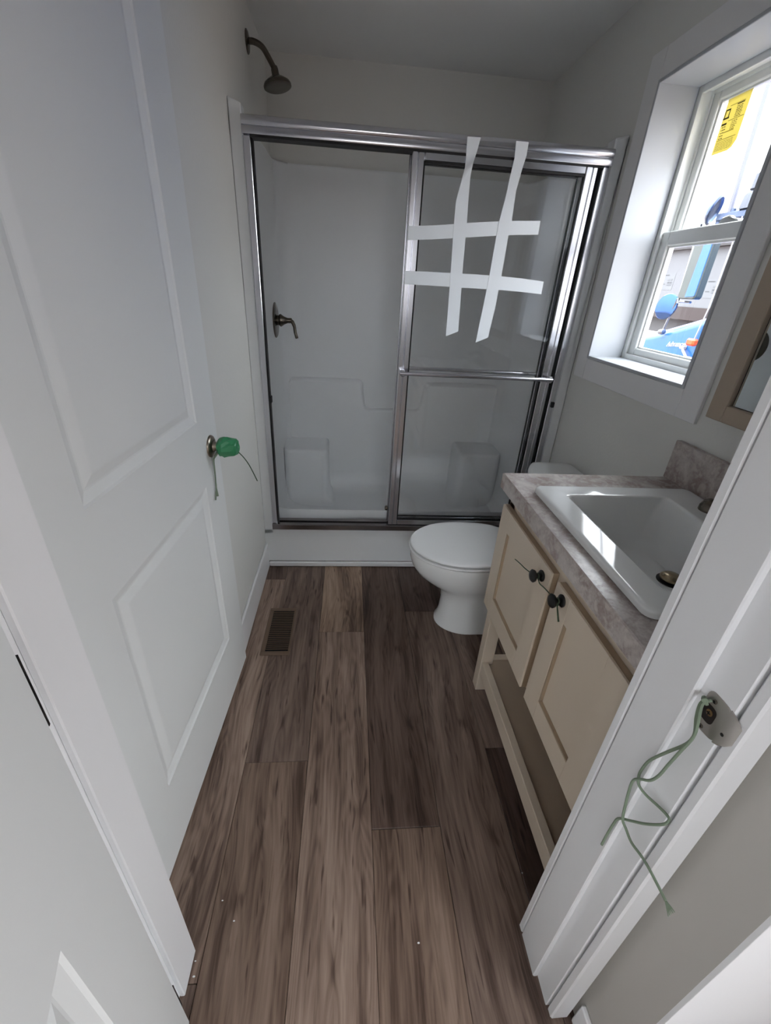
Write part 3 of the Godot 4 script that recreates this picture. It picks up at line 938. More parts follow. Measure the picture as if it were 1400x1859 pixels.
func build_vanity() -> void:
	var v := thing("vanity_cabinet", "cream painted vanity cabinet with two shaker doors and an open bottom shelf", "cabinet", V(0.75, 0, -0.8))
	var zf := -1.165; var zn := -0.448
	var xf := 0.505
	var b := B.new()
	b.box(xf + 0.002, 1.003, 0.40, 0.838, zf + 0.002, zf + 0.018)
	b.box(xf + 0.002, 1.003, 0.40, 0.838, zn - 0.018, zn - 0.002)
	b.box(xf + 0.018, 1.003, 0.395, 0.413, zf + 0.018, zn - 0.018)
	b.box(0.985, 1.003, 0.10, 0.838, zf + 0.018, zn - 0.018)
	part("carcass", b, M.cab, v)
	b = B.new()
	b.box(xf, xf + 0.018, 0.765, 0.8385, zf, zn, 0.001)
	b.box(xf, xf + 0.018, 0.395, 0.425, zf + 0.04, zn - 0.04, 0.001)
	b.box(xf, xf + 0.018, 0.425, 0.765, -0.805, -0.765, 0.001)
	part("face_frame", b, M.cab, v)
	for px in [xf, 0.955]:
		for pz in [zf, zn - 0.042]:
			part("leg", bx(px, px + 0.045, 0.0, 0.8375, pz, pz + 0.042, 0.002), M.cab, v)
	b = B.new()
	b.box(xf + 0.003, xf + 0.028, 0.088, 0.150, zf + 0.042, zn - 0.042, 0.002)
	b.box(xf + 0.045, 0.955, 0.088, 0.150, zf + 0.004, zf + 0.022, 0.002)
	b.box(xf + 0.045, 0.955, 0.088, 0.150, zn - 0.022, zn - 0.004, 0.002)
	part("rail", b, M.cab, v)
	part("shelf", bx(xf + 0.029, 0.985, 0.122, 0.138, zf + 0.022, zn - 0.022), M.cabin, v)
	part("shelf_back", bx(0.972, 0.984, 0.139, 0.394, zf + 0.022, zn - 0.022), M.cabin, v)
	for k in 2:
		var z0 := -1.164 if k == 0 else -0.768
		var z1 := -0.800 if k == 0 else -0.478
		var y0 := 0.402; var y1 := 0.788
		var fr := 0.066
		var x0 := 0.484; var x1 := 0.504
		var d := B.new()
		var xm := x0 + 0.006
		d.box(x0, xm, y0, y1, z0, z0 + fr, 0.0008)
		d.box(x0, xm, y0, y1, z1 - fr, z1, 0.0008)
		d.box(x0, xm, y0, y0 + fr, z0 + fr, z1 - fr, 0.0008)
		d.box(x0, xm, y1 - fr, y1, z0 + fr, z1 - fr, 0.0008)
		d.box(x0 + 0.009, xm + 0.004, y0 + fr, y1 - fr, z0 + fr, z1 - fr)
		var dr := part("door", d, M.cab, v)
		var eb := B.new()
		eb.box(xm + 0.0001, x1, y0 + 0.0003, y1 - 0.0003, z0 + 0.0003, z0 + fr)
		eb.box(xm + 0.0001, x1, y0 + 0.0003, y1 - 0.0003, z1 - fr, z1 - 0.0003)
		eb.box(xm + 0.0001, x1, y0 + 0.0003, y0 + fr, z0 + fr, z1 - fr)
		eb.box(xm + 0.0001, x1, y1 - fr, y1 - 0.0003, z0 + fr, z1 - fr)
		eb.box(x0 + 0.001, x0 + 0.0089, y0 + fr, y1 - fr, z0 + fr, z0 + fr + 0.0045)
		eb.box(x0 + 0.001, x0 + 0.0089, y0 + fr, y0 + fr + 0.0045, z0 + fr + 0.0045, z1 - fr)
		part("edge_band", eb, M.cabedge, dr, "darker brown edge of the cream cabinet door")
		var kz := -0.838 if k == 0 else -0.729
		var ky := 0.7535 if k == 0 else 0.765
		var kb := B.new()
		var ax := axis(V(0.4838, ky, kz), V(-1, 0, 0))
		kb.lathe([Vector2(0.0145, 0), Vector2(0.0150, 0.003), Vector2(0.0125, 0.006), Vector2(0.0060, 0.008), Vector2(0.0052, 0.012), Vector2(0.0060, 0.016), Vector2(0.0150, 0.020), Vector2(0.0165, 0.025), Vector2(0.0125, 0.029), Vector2(0, 0.031)], ax, 24)
		part("knob", kb, M.black, dr, "black mushroom knob")
	# worktop and backsplash
	b = B.new()
	b = slab_with_hole(0.470, 1.0035, 0.839, 0.885, -1.182, -0.436, 0.535, 0.945, -1.030, -0.555)
	single("countertop", b, M.marble, "taupe marbled laminate countertop on the cream vanity", "countertop")
	single("backsplash", bx(0.985, 1.0035, 0.8855, 1.004, -1.182, -0.436, 0.002), M.marble, "taupe marbled backsplash strip standing against the right wall", "backsplash")
	# sink
	var s := thing("sink", "white rectangular drop in ceramic sink set in the countertop", "sink", V(0.74, 0.885, -0.79))
	var sx0 := 0.513; var sx1 := 0.966; var sz0 := -1.055; var sz1 := -0.530
	b = B.new()
	var ix0 := 0.582; var ix1 := 0.862; var iz0 := -0.995; var iz1 := -0.592
	b.loft([
		rring(sx0 + 0.004, sx1 - 0.004, sz0 + 0.004, sz1 - 0.004, 0.8854, 0.020), rring(sx0, sx1, sz0, sz1, 0.888, 0.022), rring(sx0, sx1, sz0, sz1, 0.897, 0.022), rring(sx0 + 0.0015, sx1 - 0.0015, sz0 + 0.0015, sz1 - 0.0015, 0.9005, 0.021),
		rring(sx0 + 0.005, sx1 - 0.005, sz0 + 0.005, sz1 - 0.005, 0.9025, 0.018), rring(sx0 + 0.011, sx1 - 0.011, sz0 + 0.011, sz1 - 0.011, 0.9032, 0.016), rring(ix0 - 0.006, ix1 + 0.006, iz0 - 0.006, iz1 + 0.006, 0.9022, 0.014),
		rring(ix0 - 0.001, ix1 + 0.001, iz0 - 0.001, iz1 + 0.001, 0.9008, 0.014), rring(ix0 + 0.003, ix1 - 0.003, iz0 + 0.003, iz1 - 0.003, 0.8965, 0.014),
		rring(ix0 + 0.012, ix1 - 0.012, iz0 + 0.010, iz1 - 0.010, 0.860, 0.022),
		rring(ix0 + 0.034, ix1 - 0.024, iz0 + 0.028, iz1 - 0.028, 0.800, 0.035), rring(ix0 + 0.045, ix1 - 0.032, iz0 + 0.040, iz1 - 0.040, 0.780, 0.045), rring(ix0 + 0.070, ix1 - 0.055, iz0 + 0.070, iz1 - 0.070, 0.770, 0.045),
		rring(0.76, 0.82, -0.83, -0.77, 0.766, 0.029)], false, true)
	part("basin", b, M.porc, s, "", 50.0)
	b = B.new()
	var dc := V(0.790, 0.7665, -0.800)
	b.lathe([Vector2(0.031, 0), Vector2(0.031, 0.002), Vector2(0.024, 0.003), Vector2(0.0, 0.003)], axis(dc, Vector3.UP), 28)
	var dr2 := part("drain_ring", b, M.black, s)
	b = B.new()
	b.lathe([Vector2(0.022, 0.005), Vector2(0.0255, 0.008), Vector2(0.025, 0.013), Vector2(0.018, 0.018), Vector2(0.008, 0.020), Vector2(0, 0.0205)], axis(dc, Vector3.UP), 28)
	part("stopper", b, mat(Color(0.66, 0.60, 0.50), 0.22, 1.0), dr2, "polished nickel pop up stopper")
	# faucet, mostly hidden behind the door jamb
	var f := thing("faucet", "brushed nickel two handle faucet at the back of the sink", "faucet", V(0.925, 0.90, -0.80))
	b = B.new()
	b.loft([rring(0.902, 0.952, -0.885, -0.715, 0.9015, 0.024), rring(0.902, 0.952, -0.885, -0.715, 0.909, 0.024), rring(0.906, 0.948, -0.880, -0.720, 0.915, 0.021)])
	part("base_plate", b, M.nickel, f)
	for hz in [-0.915, -0.685]:
		b = B.new()
		b.lathe([Vector2(0.026, 0.0), Vector2(0.0255, 0.012), Vector2(0.020, 0.024), Vector2(0.012, 0.030), Vector2(0, 0.031)], axis(V(0.925, 0.902, hz), Vector3.UP), 24)
		var hd := part("handle", b, M.nickel, f)
		b = B.new()
		b.tube(PackedVector3Array([V(0.925, 0.928, hz), V(0.925, 0.936, hz - signf(hz + 0.8) * 0.02), V(0.925, 0.940, hz - signf(hz + 0.8) * 0.055)]), [0.007, 0.006, 0.0045], 10)
		part("lever", b, M.nickel, hd)
	b = B.new()
	b.tube(smooth([V(0.927, 0.912, -0.80), V(0.925, 0.960, -0.80), V(0.905, 0.985, -0.80), V(0.860, 0.982, -0.80), V(0.830, 0.965, -0.80)]), 0.0115, 14)
	part("spout", b, M.nickel, f)
	# mirrored wall cabinet right of the window
	var m := thing("mirror_cabinet", "taupe framed mirror cabinet on the right wall beside the window", "mirror cabinet", V(0.99, 1.1, -0.8))
	var mx := 0.972
	var mz0 := -1.100; var mz1 := -0.50; var my0 := 1.098; var my1 := 1.80
	part("case", bx(mx + 0.018, 1.0045, my0, my1, mz0, mz1, 0.001), M.taupe, m)
	b = B.new()
	var w := 0.055
	b.box(mx, mx + 0.018, my0, my1, mz0, mz0 + w, 0.002)
	b.box(mx, mx + 0.018, my0, my1, mz1 - w, mz1, 0.002)
	b.box(mx, mx + 0.018, my0, my0 + 0.042, mz0 + w, mz1 - w, 0.002)
	b.box(mx, mx + 0.018, my1 - 0.042, my1, mz0 + w, mz1 - w, 0.002)
	part("frame", b, M.taupe, m)
	part("backing", bx(mx + 0.0152, mx + 0.0178, my0 + 0.042, my1 - 0.042, mz0 + w, mz1 - w), M.black, m)
	part("mirror", bx(mx + 0.0122, mx + 0.0150, my0 + 0.044, my1 - 0.044, mz0 + w + 0.005, mz1 - w - 0.005), M.mirror, m)

# ---------------------------------------------------------------- toilet
func egg(xf: float, xb: float, hw: float, y: float, zc: float, sq := 2.6, n := 44) -> PackedVector3Array:   # rounded towards -x, squarer towards the wall
	var o := PackedVector3Array()
	var a := minf(hw * 1.30, (xb - xf) * 0.62)
	var xc := xf + a
	for i in n:
		var t := TAU * i / n
		var c := cos(t); var s := sin(t)
		if c < 0: o.append(V(xc + c * a, y, zc + s * hw))
		else: o.append(V(xc + pow(c, 2.0 / sq) * (xb - xc), y, zc + signf(s) * pow(absf(s), 2.0 / sq) * hw))
	return o

func build_toilet() -> void:
	var zc := -1.530
	var t := thing("toilet", "white two piece toilet with closed lid between the shower and vanity", "toilet", V(0.6, 0, zc))
	var b := B.new()
	b.loft([egg(0.412, 0.80, 0.110, 0.0, zc, 3.0), egg(0.412, 0.80, 0.110, 0.010, zc, 3.0), egg(0.420, 0.80, 0.103, 0.022, zc, 3.0), egg(0.428, 0.80, 0.098, 0.060, zc, 3.0), egg(0.432, 0.80, 0.096, 0.130, zc, 3.0), egg(0.424, 0.80, 0.100, 0.180, zc, 3.0),
		egg(0.395, 0.80, 0.115, 0.215, zc, 3.0), egg(0.345, 0.79, 0.140, 0.250, zc, 3.0), egg(0.305, 0.78, 0.160, 0.285, zc, 2.8), egg(0.282, 0.77, 0.172, 0.320, zc, 2.6), egg(0.272, 0.76, 0.178, 0.355, zc, 2.6), egg(0.270, 0.76, 0.180, 0.380, zc, 2.6), egg(0.274, 0.755, 0.177, 0.388, zc, 2.6)])
	b.box(0.70, 0.985, 0.27, 0.355, zc - 0.12, zc + 0.12, 0.02)
	part("bowl", b, M.porc, t, "", 60.0)
	b = B.new()
	b.loft([egg(0.285, 0.725, 0.164, 0.3882, zc, 2.6), egg(0.285, 0.725, 0.164, 0.3915, zc, 2.6), egg(0.265, 0.738, 0.180, 0.3925, zc, 2.6), egg(0.263, 0.738, 0.182, 0.395, zc, 2.6), egg(0.263, 0.738, 0.182, 0.401, zc, 2.6), egg(0.267, 0.736, 0.179, 0.404, zc, 2.6)])
	part("seat", b, M.seat, t, "", 60.0)
	b = B.new()
	b.loft([egg(0.290, 0.725, 0.160, 0.4042, zc, 2.6), egg(0.290, 0.725, 0.160, 0.4085, zc, 2.6), egg(0.270, 0.738, 0.176, 0.4088, zc, 2.6), egg(0.267, 0.740, 0.179, 0.411, zc, 2.6), egg(0.267, 0.740, 0.179, 0.416, zc, 2.6), egg(0.272, 0.737, 0.174, 0.4205, zc, 2.6), egg(0.30, 0.72, 0.150, 0.4225, zc, 2.6), egg(0.40, 0.66, 0.08, 0.4235, zc, 2.6)])
	part("lid", b, M.seat, t, "", 60.0)
	for hz in [-0.07, 0.07]: part("hinge", bx(0.725, 0.765, 0.388, 0.424, zc + hz - 0.018, zc + hz + 0.018, 0.006), M.seat, t)
	# tank with a bowed front
	var ring := func(y: float, g: float, dx: float) -> PackedVector3Array:
		var o := PackedVector3Array()
		var pts := []
		for i in 13:
			var u := -1.0 + 2.0 * i / 12.0
			pts.append(Vector2(0.835 - dx - (1.0 - pow(absf(u), 2.4)) * 0.075, zc + u * (0.235 + g)))
		pts.append(Vector2(0.994, zc + 0.235 + g)); pts.append(Vector2(0.994, zc - 0.235 - g))
		for p in rpoly(pts, 0.03, 4): o.append(V(p.x, y, p.y))
		return o
	b = B.new()
	b.loft([ring.call(0.352, -0.030, -0.02), ring.call(0.365, -0.016, -0.01), ring.call(0.50, -0.006, 0.0), ring.call(0.668, 0.0, 0.002)])
	part("tank", b, M.porc, t, "", 60.0)
	b = B.new()
	b.loft([ring.call(0.669, 0.004, 0.004), ring.call(0.673, 0.008, 0.008), ring.call(0.690, 0.008, 0.008), ring.call(0.699, 0.004, 0.004), ring.call(0.704, -0.010, -0.010), ring.call(0.705, -0.04, -0.03)])
	part("tank_lid", b, M.porc, t, "", 60.0)
	b = B.new()
	b.tube(PackedVector3Array([V(0.79, 0.63, zc - 0.17), V(0.755, 0.63, zc - 0.17), V(0.748, 0.628, zc - 0.13)]), [0.009, 0.008, 0.006], 10)
	part("flush_lever", b, M.chrome, t)

# ---------------------------------------------------------------- small things
func ribbon(lft: Array, rgt: Array, z: float, bow: Array) -> B:     # a strip of tape between two edges, 0.4 mm thick
	var b := B.new()
	var n := 6
	var L := []
	var R := []
	for i in lft.size() - 1:
		for k in n:
			var t := float(k) / n
			L.append(V(lerpf(lft[i].x, lft[i + 1].x, t), lerpf(lft[i].y, lft[i + 1].y, t), z + lerpf(bow[i], bow[i + 1], t)))
			R.append(V(lerpf(rgt[i].x, rgt[i + 1].x, t), lerpf(rgt[i].y, rgt[i + 1].y, t), z + lerpf(bow[i], bow[i + 1], t)))
	var e := lft.size() - 1
	L.append(V(lft[e].x, lft[e].y, z + bow[e])); R.append(V(rgt[e].x, rgt[e].y, z + bow[e]))
	var rings := []
	for i in L.size():
		var w: float = (R[i] - L[i]).length()
		var twist := clampf((0.0455 - w) / 0.045, 0.0, 0.8) * 0.05     # where the strip looks narrow it is turned edge on
		var off := V(0, 0, twist)
		var th := V(0, 0, 0.0004)
		rings.append(PackedVector3Array([L[i] - off * 0.15, L[i] - off * 0.15 + th, R[i] + off * 0.5 + th, R[i] + off * 0.5]))
	b.loft(rings)
	return b

func v2(a: Array) -> Array:
	var o := []
	for i in range(0, a.size(), 2): o.append(Vector2(a[i], a[i + 1]))
	return o

func build_small() -> void:
	# tape on the shower glass
	var grp := "white tape strips on the shower glass"
	var z := -1.9390
	var t3 := ribbon(v2([0.2148, 1.5687, 0.302, 1.5749, 0.3867, 1.5852, 0.4765, 1.596, 0.5479, 1.6032, 0.6341, 1.6105, 0.7212, 1.616]), v2([0.2161, 1.523, 0.3067, 1.5305, 0.3903, 1.5396, 0.4839, 1.5493, 0.556, 1.5577, 0.6433, 1.5659, 0.7217, 1.571]), -1.9325, [0.0, 0.0, 0.0, 0.0, 0.0, 0.0, 0.0])
	single("tape_strip", t3, M.tape, "upper of the two level white tape strips on the shower glass", "tape", grp)
	var t4 := ribbon(v2([0.2135, 1.42, 0.3033, 1.4221, 0.3955, 1.4229, 0.5037, 1.4238, 0.6032, 1.4228, 0.6939, 1.42, 0.7811, 1.4137]), v2([0.2155, 1.3738, 0.3081, 1.3745, 0.3992, 1.3742, 0.5013, 1.3739, 0.5966, 1.3746, 0.6935, 1.3722, 0.7813, 1.3678]), -1.9325, [0.0, 0.0, 0.0, 0.0, 0.0, 0.0, 0.0])
	single("tape_strip", t4, M.tape, "lower of the two level white tape strips on the shower glass", "tape", grp)
	var t1 := ribbon(v2([0.4002, 1.8413, 0.4036, 1.7812, 0.4048, 1.7566, 0.3929, 1.6941, 0.3854, 1.6563, 0.3872, 1.589, 0.3956, 1.4186, 0.4006, 1.2984, 0.4036, 1.1894]), v2([0.4483, 1.842, 0.4407, 1.8047, 0.4304, 1.769, 0.4285, 1.733, 0.432, 1.6593, 0.4366, 1.5921, 0.443, 1.4212, 0.449, 1.3238, 0.454, 1.2113]), -1.9318, [0.0085, 0.008, 0.006, 0.003, 0.001, 0.0, 0.0, 0.0, 0.003])
	single("tape_strip", t1, M.tape, "hanging white tape strip nearer the middle door stile", "tape", grp)
	var t2 := ribbon(v2([0.5759, 1.8419, 0.5797, 1.7934, 0.576, 1.7539, 0.5699, 1.6758, 0.5606, 1.6097, 0.5576, 1.5536, 0.5531, 1.4231, 0.5465, 1.3151, 0.535, 1.171]), v2([0.6224, 1.8417, 0.6215, 1.8034, 0.6136, 1.7636, 0.6054, 1.7007, 0.6084, 1.6087, 0.6049, 1.5565, 0.602, 1.4258, 0.5975, 1.3085, 0.5855, 1.1931]), -1.9318, [0.0085, 0.008, 0.006, 0.003, 0.001, 0.0, 0.0, 0.0, 0.003])
	single("tape_strip", t2, M.tape, "slanting white tape strip nearer the window, hanging from the header", "tape", grp)

	# shower head
	var sh := thing("showerhead", "brushed nickel shower head on a bent arm high on the left wall", "shower head", V(-0.42, 2.18, -2.40))
	var b := B.new()
	b.lathe([Vector2(0.036, 0.0), Vector2(0.036, 0.003), Vector2(0.030, 0.007), Vector2(0.014, 0.010), Vector2(0.0, 0.010)], axis(V(-0.4195, 2.182, -2.40), V(1, 0, 0)), 32)
	part("flange", b, M.nickel, sh)
	b = B.new()
	b.tube(smooth([V(-0.415, 2.184, -2.40), V(-0.392, 2.184, -2.40), V(-0.362, 2.172, -2.40), V(-0.340, 2.145, -2.40), V(-0.318, 2.112, -2.40)]), 0.0105, 16)
	part("arm", b, M.nickel, sh)
	b = B.new()
	var hd := V(0.18, -0.98, 0.06).normalized()
	b.lathe([Vector2(0.0, -0.004), Vector2(0.012, -0.002), Vector2(0.0145, 0.008), Vector2(0.0145, 0.022), Vector2(0.017, 0.026), Vector2(0.017, 0.030), Vector2(0.034, 0.036), Vector2(0.052, 0.048), Vector2(0.0565, 0.056), Vector2(0.0560, 0.062), Vector2(0.048, 0.066), Vector2(0.0, 0.067)], axis(V(-0.318, 2.116, -2.40), hd), 36)
	part("spray_head", b, M.nickel, sh)

	# valve
	var va := thing("shower_valve", "brushed nickel shower valve lever on a round plate inside the shower", "shower valve", V(-0.39, 1.165, -2.52))
	b = B.new()
	b.lathe([Vector2(0.086, 0), Vector2(0.086, 0.003), Vector2(0.078, 0.008), Vector2(0.04, 0.011), Vector2(0.0, 0.011)], axis(V(-0.3915, 1.170, -2.52), V(1, 0, 0)), 40)
	part("plate", b, M.nickel, va)
	b = B.new()
	b.lathe([Vector2(0.024, 0.010), Vector2(0.024, 0.020), Vector2(0.030, 0.024), Vector2(0.031, 0.030), Vector2(0.020, 0.046), Vector2(0.013, 0.064), Vector2(0.0125, 0.085), Vector2(0.0, 0.092)], axis(V(-0.3915, 1.170, -2.52), V(1, 0.02, 0)), 28)
	part("hub", b, M.nickel, va)
	b = B.new()
	b.tube(smooth([V(-0.322, 1.170, -2.52), V(-0.305, 1.167, -2.52), V(-0.294, 1.145, -2.52), V(-0.290, 1.115, -2.52), V(-0.282, 1.085, -2.52)]), [0.012, 0.012, 0.0115, 0.011, 0.0105, 0.010, 0.010, 0.0095, 0.009, 0.009, 0.0085, 0.008, 0.008, 0.008, 0.008, 0.008, 0.008, 0.008, 0.0085, 0.0085, 0.007], 12)
	part("lever", b, M.nickel, va)

	# floor register
	var r := thing("floor_register", "brown metal floor register grille beside the left baseboard", "floor register", V(-0.285, 0, -1.458))
	var rx0 := -0.347; var rx1 := -0.229; var rz0 := -1.602; var rz1 := -1.313
	var ox0 := -0.330; var ox1 := -0.236; var oz0 := -1.583; var oz1 := -1.334
	b = B.new()
	for e in [[rx0, rx1, rz0, oz0], [rx0, rx1, oz1, rz1], [rx0, ox0, oz0, oz1], [ox1, rx1, oz0, oz1]]:
		b.box(e[0], e[1], 0.0003, 0.0045, e[2], e[3], 0.0015)
	part("frame", b, M.grille, r)
	part("duct", bx(ox0, ox1, 0.0002, 0.0008, oz0, oz1), M.dark, r)
	var sl := B.new()
	sl.box(-0.047, 0.047, -0.0012, 0.0012, -0.0014, 0.0014)
	var slm := sl.commit()
	for i in 21:
		var o := MeshInstance3D.new()
		o.name = numbered(r, "slat")
		o.mesh = slm
		o.material_override = M.grille
		r.add_child(o, true)
		o.position = V(-0.283, 0.0030, lerpf(oz0 + 0.012, oz1 - 0.012, i / 20.0)) - r.position
	part("lever", bx(-0.2475, -0.2405, 0.002, 0.010, -1.443, -1.436, 0.001), M.nickel, r)

	# yarn through the strike plate
	b = B.new()
	var pa := smooth([V(0.4440, 0.9423, -0.3287), V(0.436, 0.9369, -0.328), V(0.433, 0.9197, -0.322), V(0.433, 0.8978, -0.3136), V(0.4325, 0.8754, -0.316), V(0.432, 0.8352, -0.3313), V(0.4315, 0.7954, -0.3451), V(0.4315, 0.767, -0.3488), V(0.4305, 0.754, -0.3466), V(0.432, 0.7422, -0.3417), V(0.436, 0.7393, -0.33), V(0.441, 0.7447, -0.3106), V(0.4415, 0.7504, -0.2971), V(0.4415, 0.7487, -0.2912), V(0.439, 0.7349, -0.293), V(0.434, 0.706, -0.3081), V(0.431, 0.6778, -0.3266), V(0.432, 0.6487, -0.3441), V(0.432, 0.6252, -0.347), V(0.4325, 0.5939, -0.3482), V(0.4325, 0.5624, -0.348)])
	b.tube(pa, 0.0020, 8)
	var pb := smooth([V(0.4440, 0.9454, -0.3253), V(0.434, 0.9394, -0.3243), V(0.430, 0.9174, -0.3145), V(0.430, 0.8963, -0.3111), V(0.430, 0.863, -0.3152), V(0.430, 0.8272, -0.3196), V(0.430, 0.7971, -0.3231), V(0.429, 0.7754, -0.3293), V(0.4275, 0.7572, -0.3419), V(0.430, 0.7366, -0.351), V(0.430, 0.713, -0.3485), V(0.430, 0.6868, -0.3431), V(0.4275, 0.6665, -0.3343), V(0.430, 0.6582, -0.3252), V(0.430, 0.6547, -0.3087), V(0.4325, 0.6581, -0.2899), V(0.4335, 0.6597, -0.2743), V(0.434, 0.6596, -0.2525), V(0.434, 0.6595, -0.2377)])
	b.tube(pb, 0.0020, 8)
	b.tube(PackedVector3Array([V(0.4445, 0.937, -0.3315), V(0.440, 0.943, -0.3305), V(0.436, 0.945, -0.3265), V(0.438, 0.941, -0.322)]), [0.0018, 0.0032, 0.0036, 0.002], 8)
	for i in 5:
		b.tube(PackedVector3Array([V(0.434, 0.6595, -0.238), V(0.434 + (i - 2) * 0.0008, 0.6585 + (i - 2) * 0.0016, -0.230), V(0.434 + (i - 2) * 0.0012, 0.657 + (i - 2) * 0.0028, -0.2245)]), [0.0013, 0.0010, 0.0006], 6)
	single("yarn_string", b, M.yarn, "green yarn looped from the strike plate down the right door jamb", "string")

	# tape and yarn on the door knob
	b = B.new()
	var rings := []
	var rng := RandomNumberGenerator.new(); rng.seed = 9
	var nzv := V(0.9987, 0, 0.0515)
	var kx := axis(V(-0.3985, 0.9255, -1.2315), nzv)
	for lv in [[0.0225, 0.018], [0.024, 0.0215], [0.030, 0.0285], [0.040, 0.0305], [0.052, 0.029], [0.064, 0.0265], [0.0745, 0.0245], [0.0775, 0.021], [0.0755, 0.014]]:
		var rg := PackedVector3Array()
		for i in 18:
			var a := TAU * i / 18
			var rr: float = lv[1] * rng.randf_range(0.89, 1.06)
			rg.append(V(cos(a) * rr, lv[0] + rng.randf_range(-0.0015, 0.0015), sin(a) * rr))
		rings.append(rg)
	b.loft(rings, true, true, kx)
	single("painters_tape_wrap", b, M.green, "crumpled green tape wrapped round the door knob", "tape", "", "", 16.0)
	b = B.new()
	b.tube(smooth([V(-0.3215, 0.9080, -1.235), V(-0.3077, 0.8912, -1.235), V(-0.2951, 0.8695, -1.235), V(-0.2844, 0.8432, -1.235), V(-0.2745, 0.8164, -1.235)]), 0.0016, 8)
	single("yarn_string", b, M.yarn_dark, "thin dark green yarn end sticking out of the green taped knob", "string")
	b = B.new()
	b.tube(smooth([V(-0.3795, 0.914, -1.2290), V(-0.3800, 0.9075, -1.2240), V(-0.3870, 0.897, -1.2200), V(-0.3915, 0.885, -1.2200), V(-0.3925, 0.850, -1.2200), V(-0.3935, 0.818, -1.2180), V(-0.3940, 0.797, -1.2160), V(-0.3940, 0.785, -1.2070), V(-0.3940, 0.768, -1.1960)]), [0.0028, 0.0028, 0.003, 0.0036, 0.004, 0.004, 0.0038, 0.0036, 0.0035, 0.0033, 0.003, 0.0028, 0.0026, 0.0025, 0.0025, 0.0024, 0.0023, 0.0022, 0.0022, 0.0022, 0.0022, 0.0022, 0.0022, 0.0022, 0.0022, 0.0022, 0.0022, 0.0022, 0.0022, 0.0022, 0.0022, 0.0022, 0.0022, 0.0022, 0.0022, 0.0022, 0.0022, 0.0022, 0.0022, 0.0022, 0.0022], 8)
	b.tube(PackedVector3Array([V(-0.3940, 0.797, -1.2160), V(-0.3935, 0.785, -1.2165), V(-0.3930, 0.772, -1.2170)]), [0.0025, 0.003, 0.0035], 8)
	single("yarn_string", b, M.yarn, "pale green yarn hanging from the neck of the taped door knob", "string")

	# yarn tying the vanity knobs together
	b = B.new()
	b.tube(smooth([V(0.462, 0.7220, -0.957), V(0.464, 0.7287, -0.927), V(0.467, 0.7344, -0.8913), V(0.4735, 0.7440, -0.8500), V(0.4735, 0.7455, -0.8330), V(0.4690, 0.7480, -0.8130), V(0.4660, 0.7589, -0.7807), V(0.4700, 0.7600, -0.7500), V(0.4735, 0.7585, -0.7340), V(0.4735, 0.7560, -0.7230)]), 0.0013, 8)
	for kk in [[0.7535, -0.838], [0.765, -0.729]]:
		var loop := []
		for i in 13:
			var a := TAU * i / 12
			loop.append(V(0.4722, kk[0] + cos(a) * 0.0068, kk[1] + sin(a) * 0.0068))
		b.tube(PackedVector3Array(loop), 0.0013, 8)
	b.tube(PackedVector3Array([V(0.4725, 0.758, -0.728), V(0.470, 0.7500, -0.715), V(0.468, 0.742, -0.703), V(0.4665, 0.7360, -0.694)]), [0.0014, 0.0018, 0.002, 0.0022], 8)
	single("yarn_string", b, M.yarn_dark, "green yarn tying the two black vanity knobs together", "string")

# ---------------------------------------------------------------- outside the window
func build_crumbs() -> void:
	var rng := RandomNumberGenerator.new(); rng.seed = 31
	var where := ["tiny white plaster crumb on the planks below the open left door", "tiny white plaster crumb at the foot of the left jamb, farther of the two there", "tiny white plaster crumb at the foot of the left jamb, nearer of the two there", "tiny white plaster crumb on the dark floor under the vanity shelf", "tiny white plaster crumb on the middle of the near floor planks", "tiny white plaster crumb on the long plank right of the left jamb"]
	for n in CRUMBS.size():
		var p: Vector2 = CRUMBS[n]
		var b := B.new()
		var r: float = rng.randf_range(0.0016, 0.0026)
		b.lathe([Vector2(0, 0), Vector2(r, 0.0004), Vector2(r * 0.8, r * 0.8), Vector2(0, r)], Transform3D(Basis(Vector3.UP, rng.randf() * 3.0).scaled(V(1.3, 1, 0.8)), V(p.x, 0.0001, p.y)), 7)
		single("plaster_crumb", b, M.trim, where[n], "crumb", "plaster crumbs on the floor")

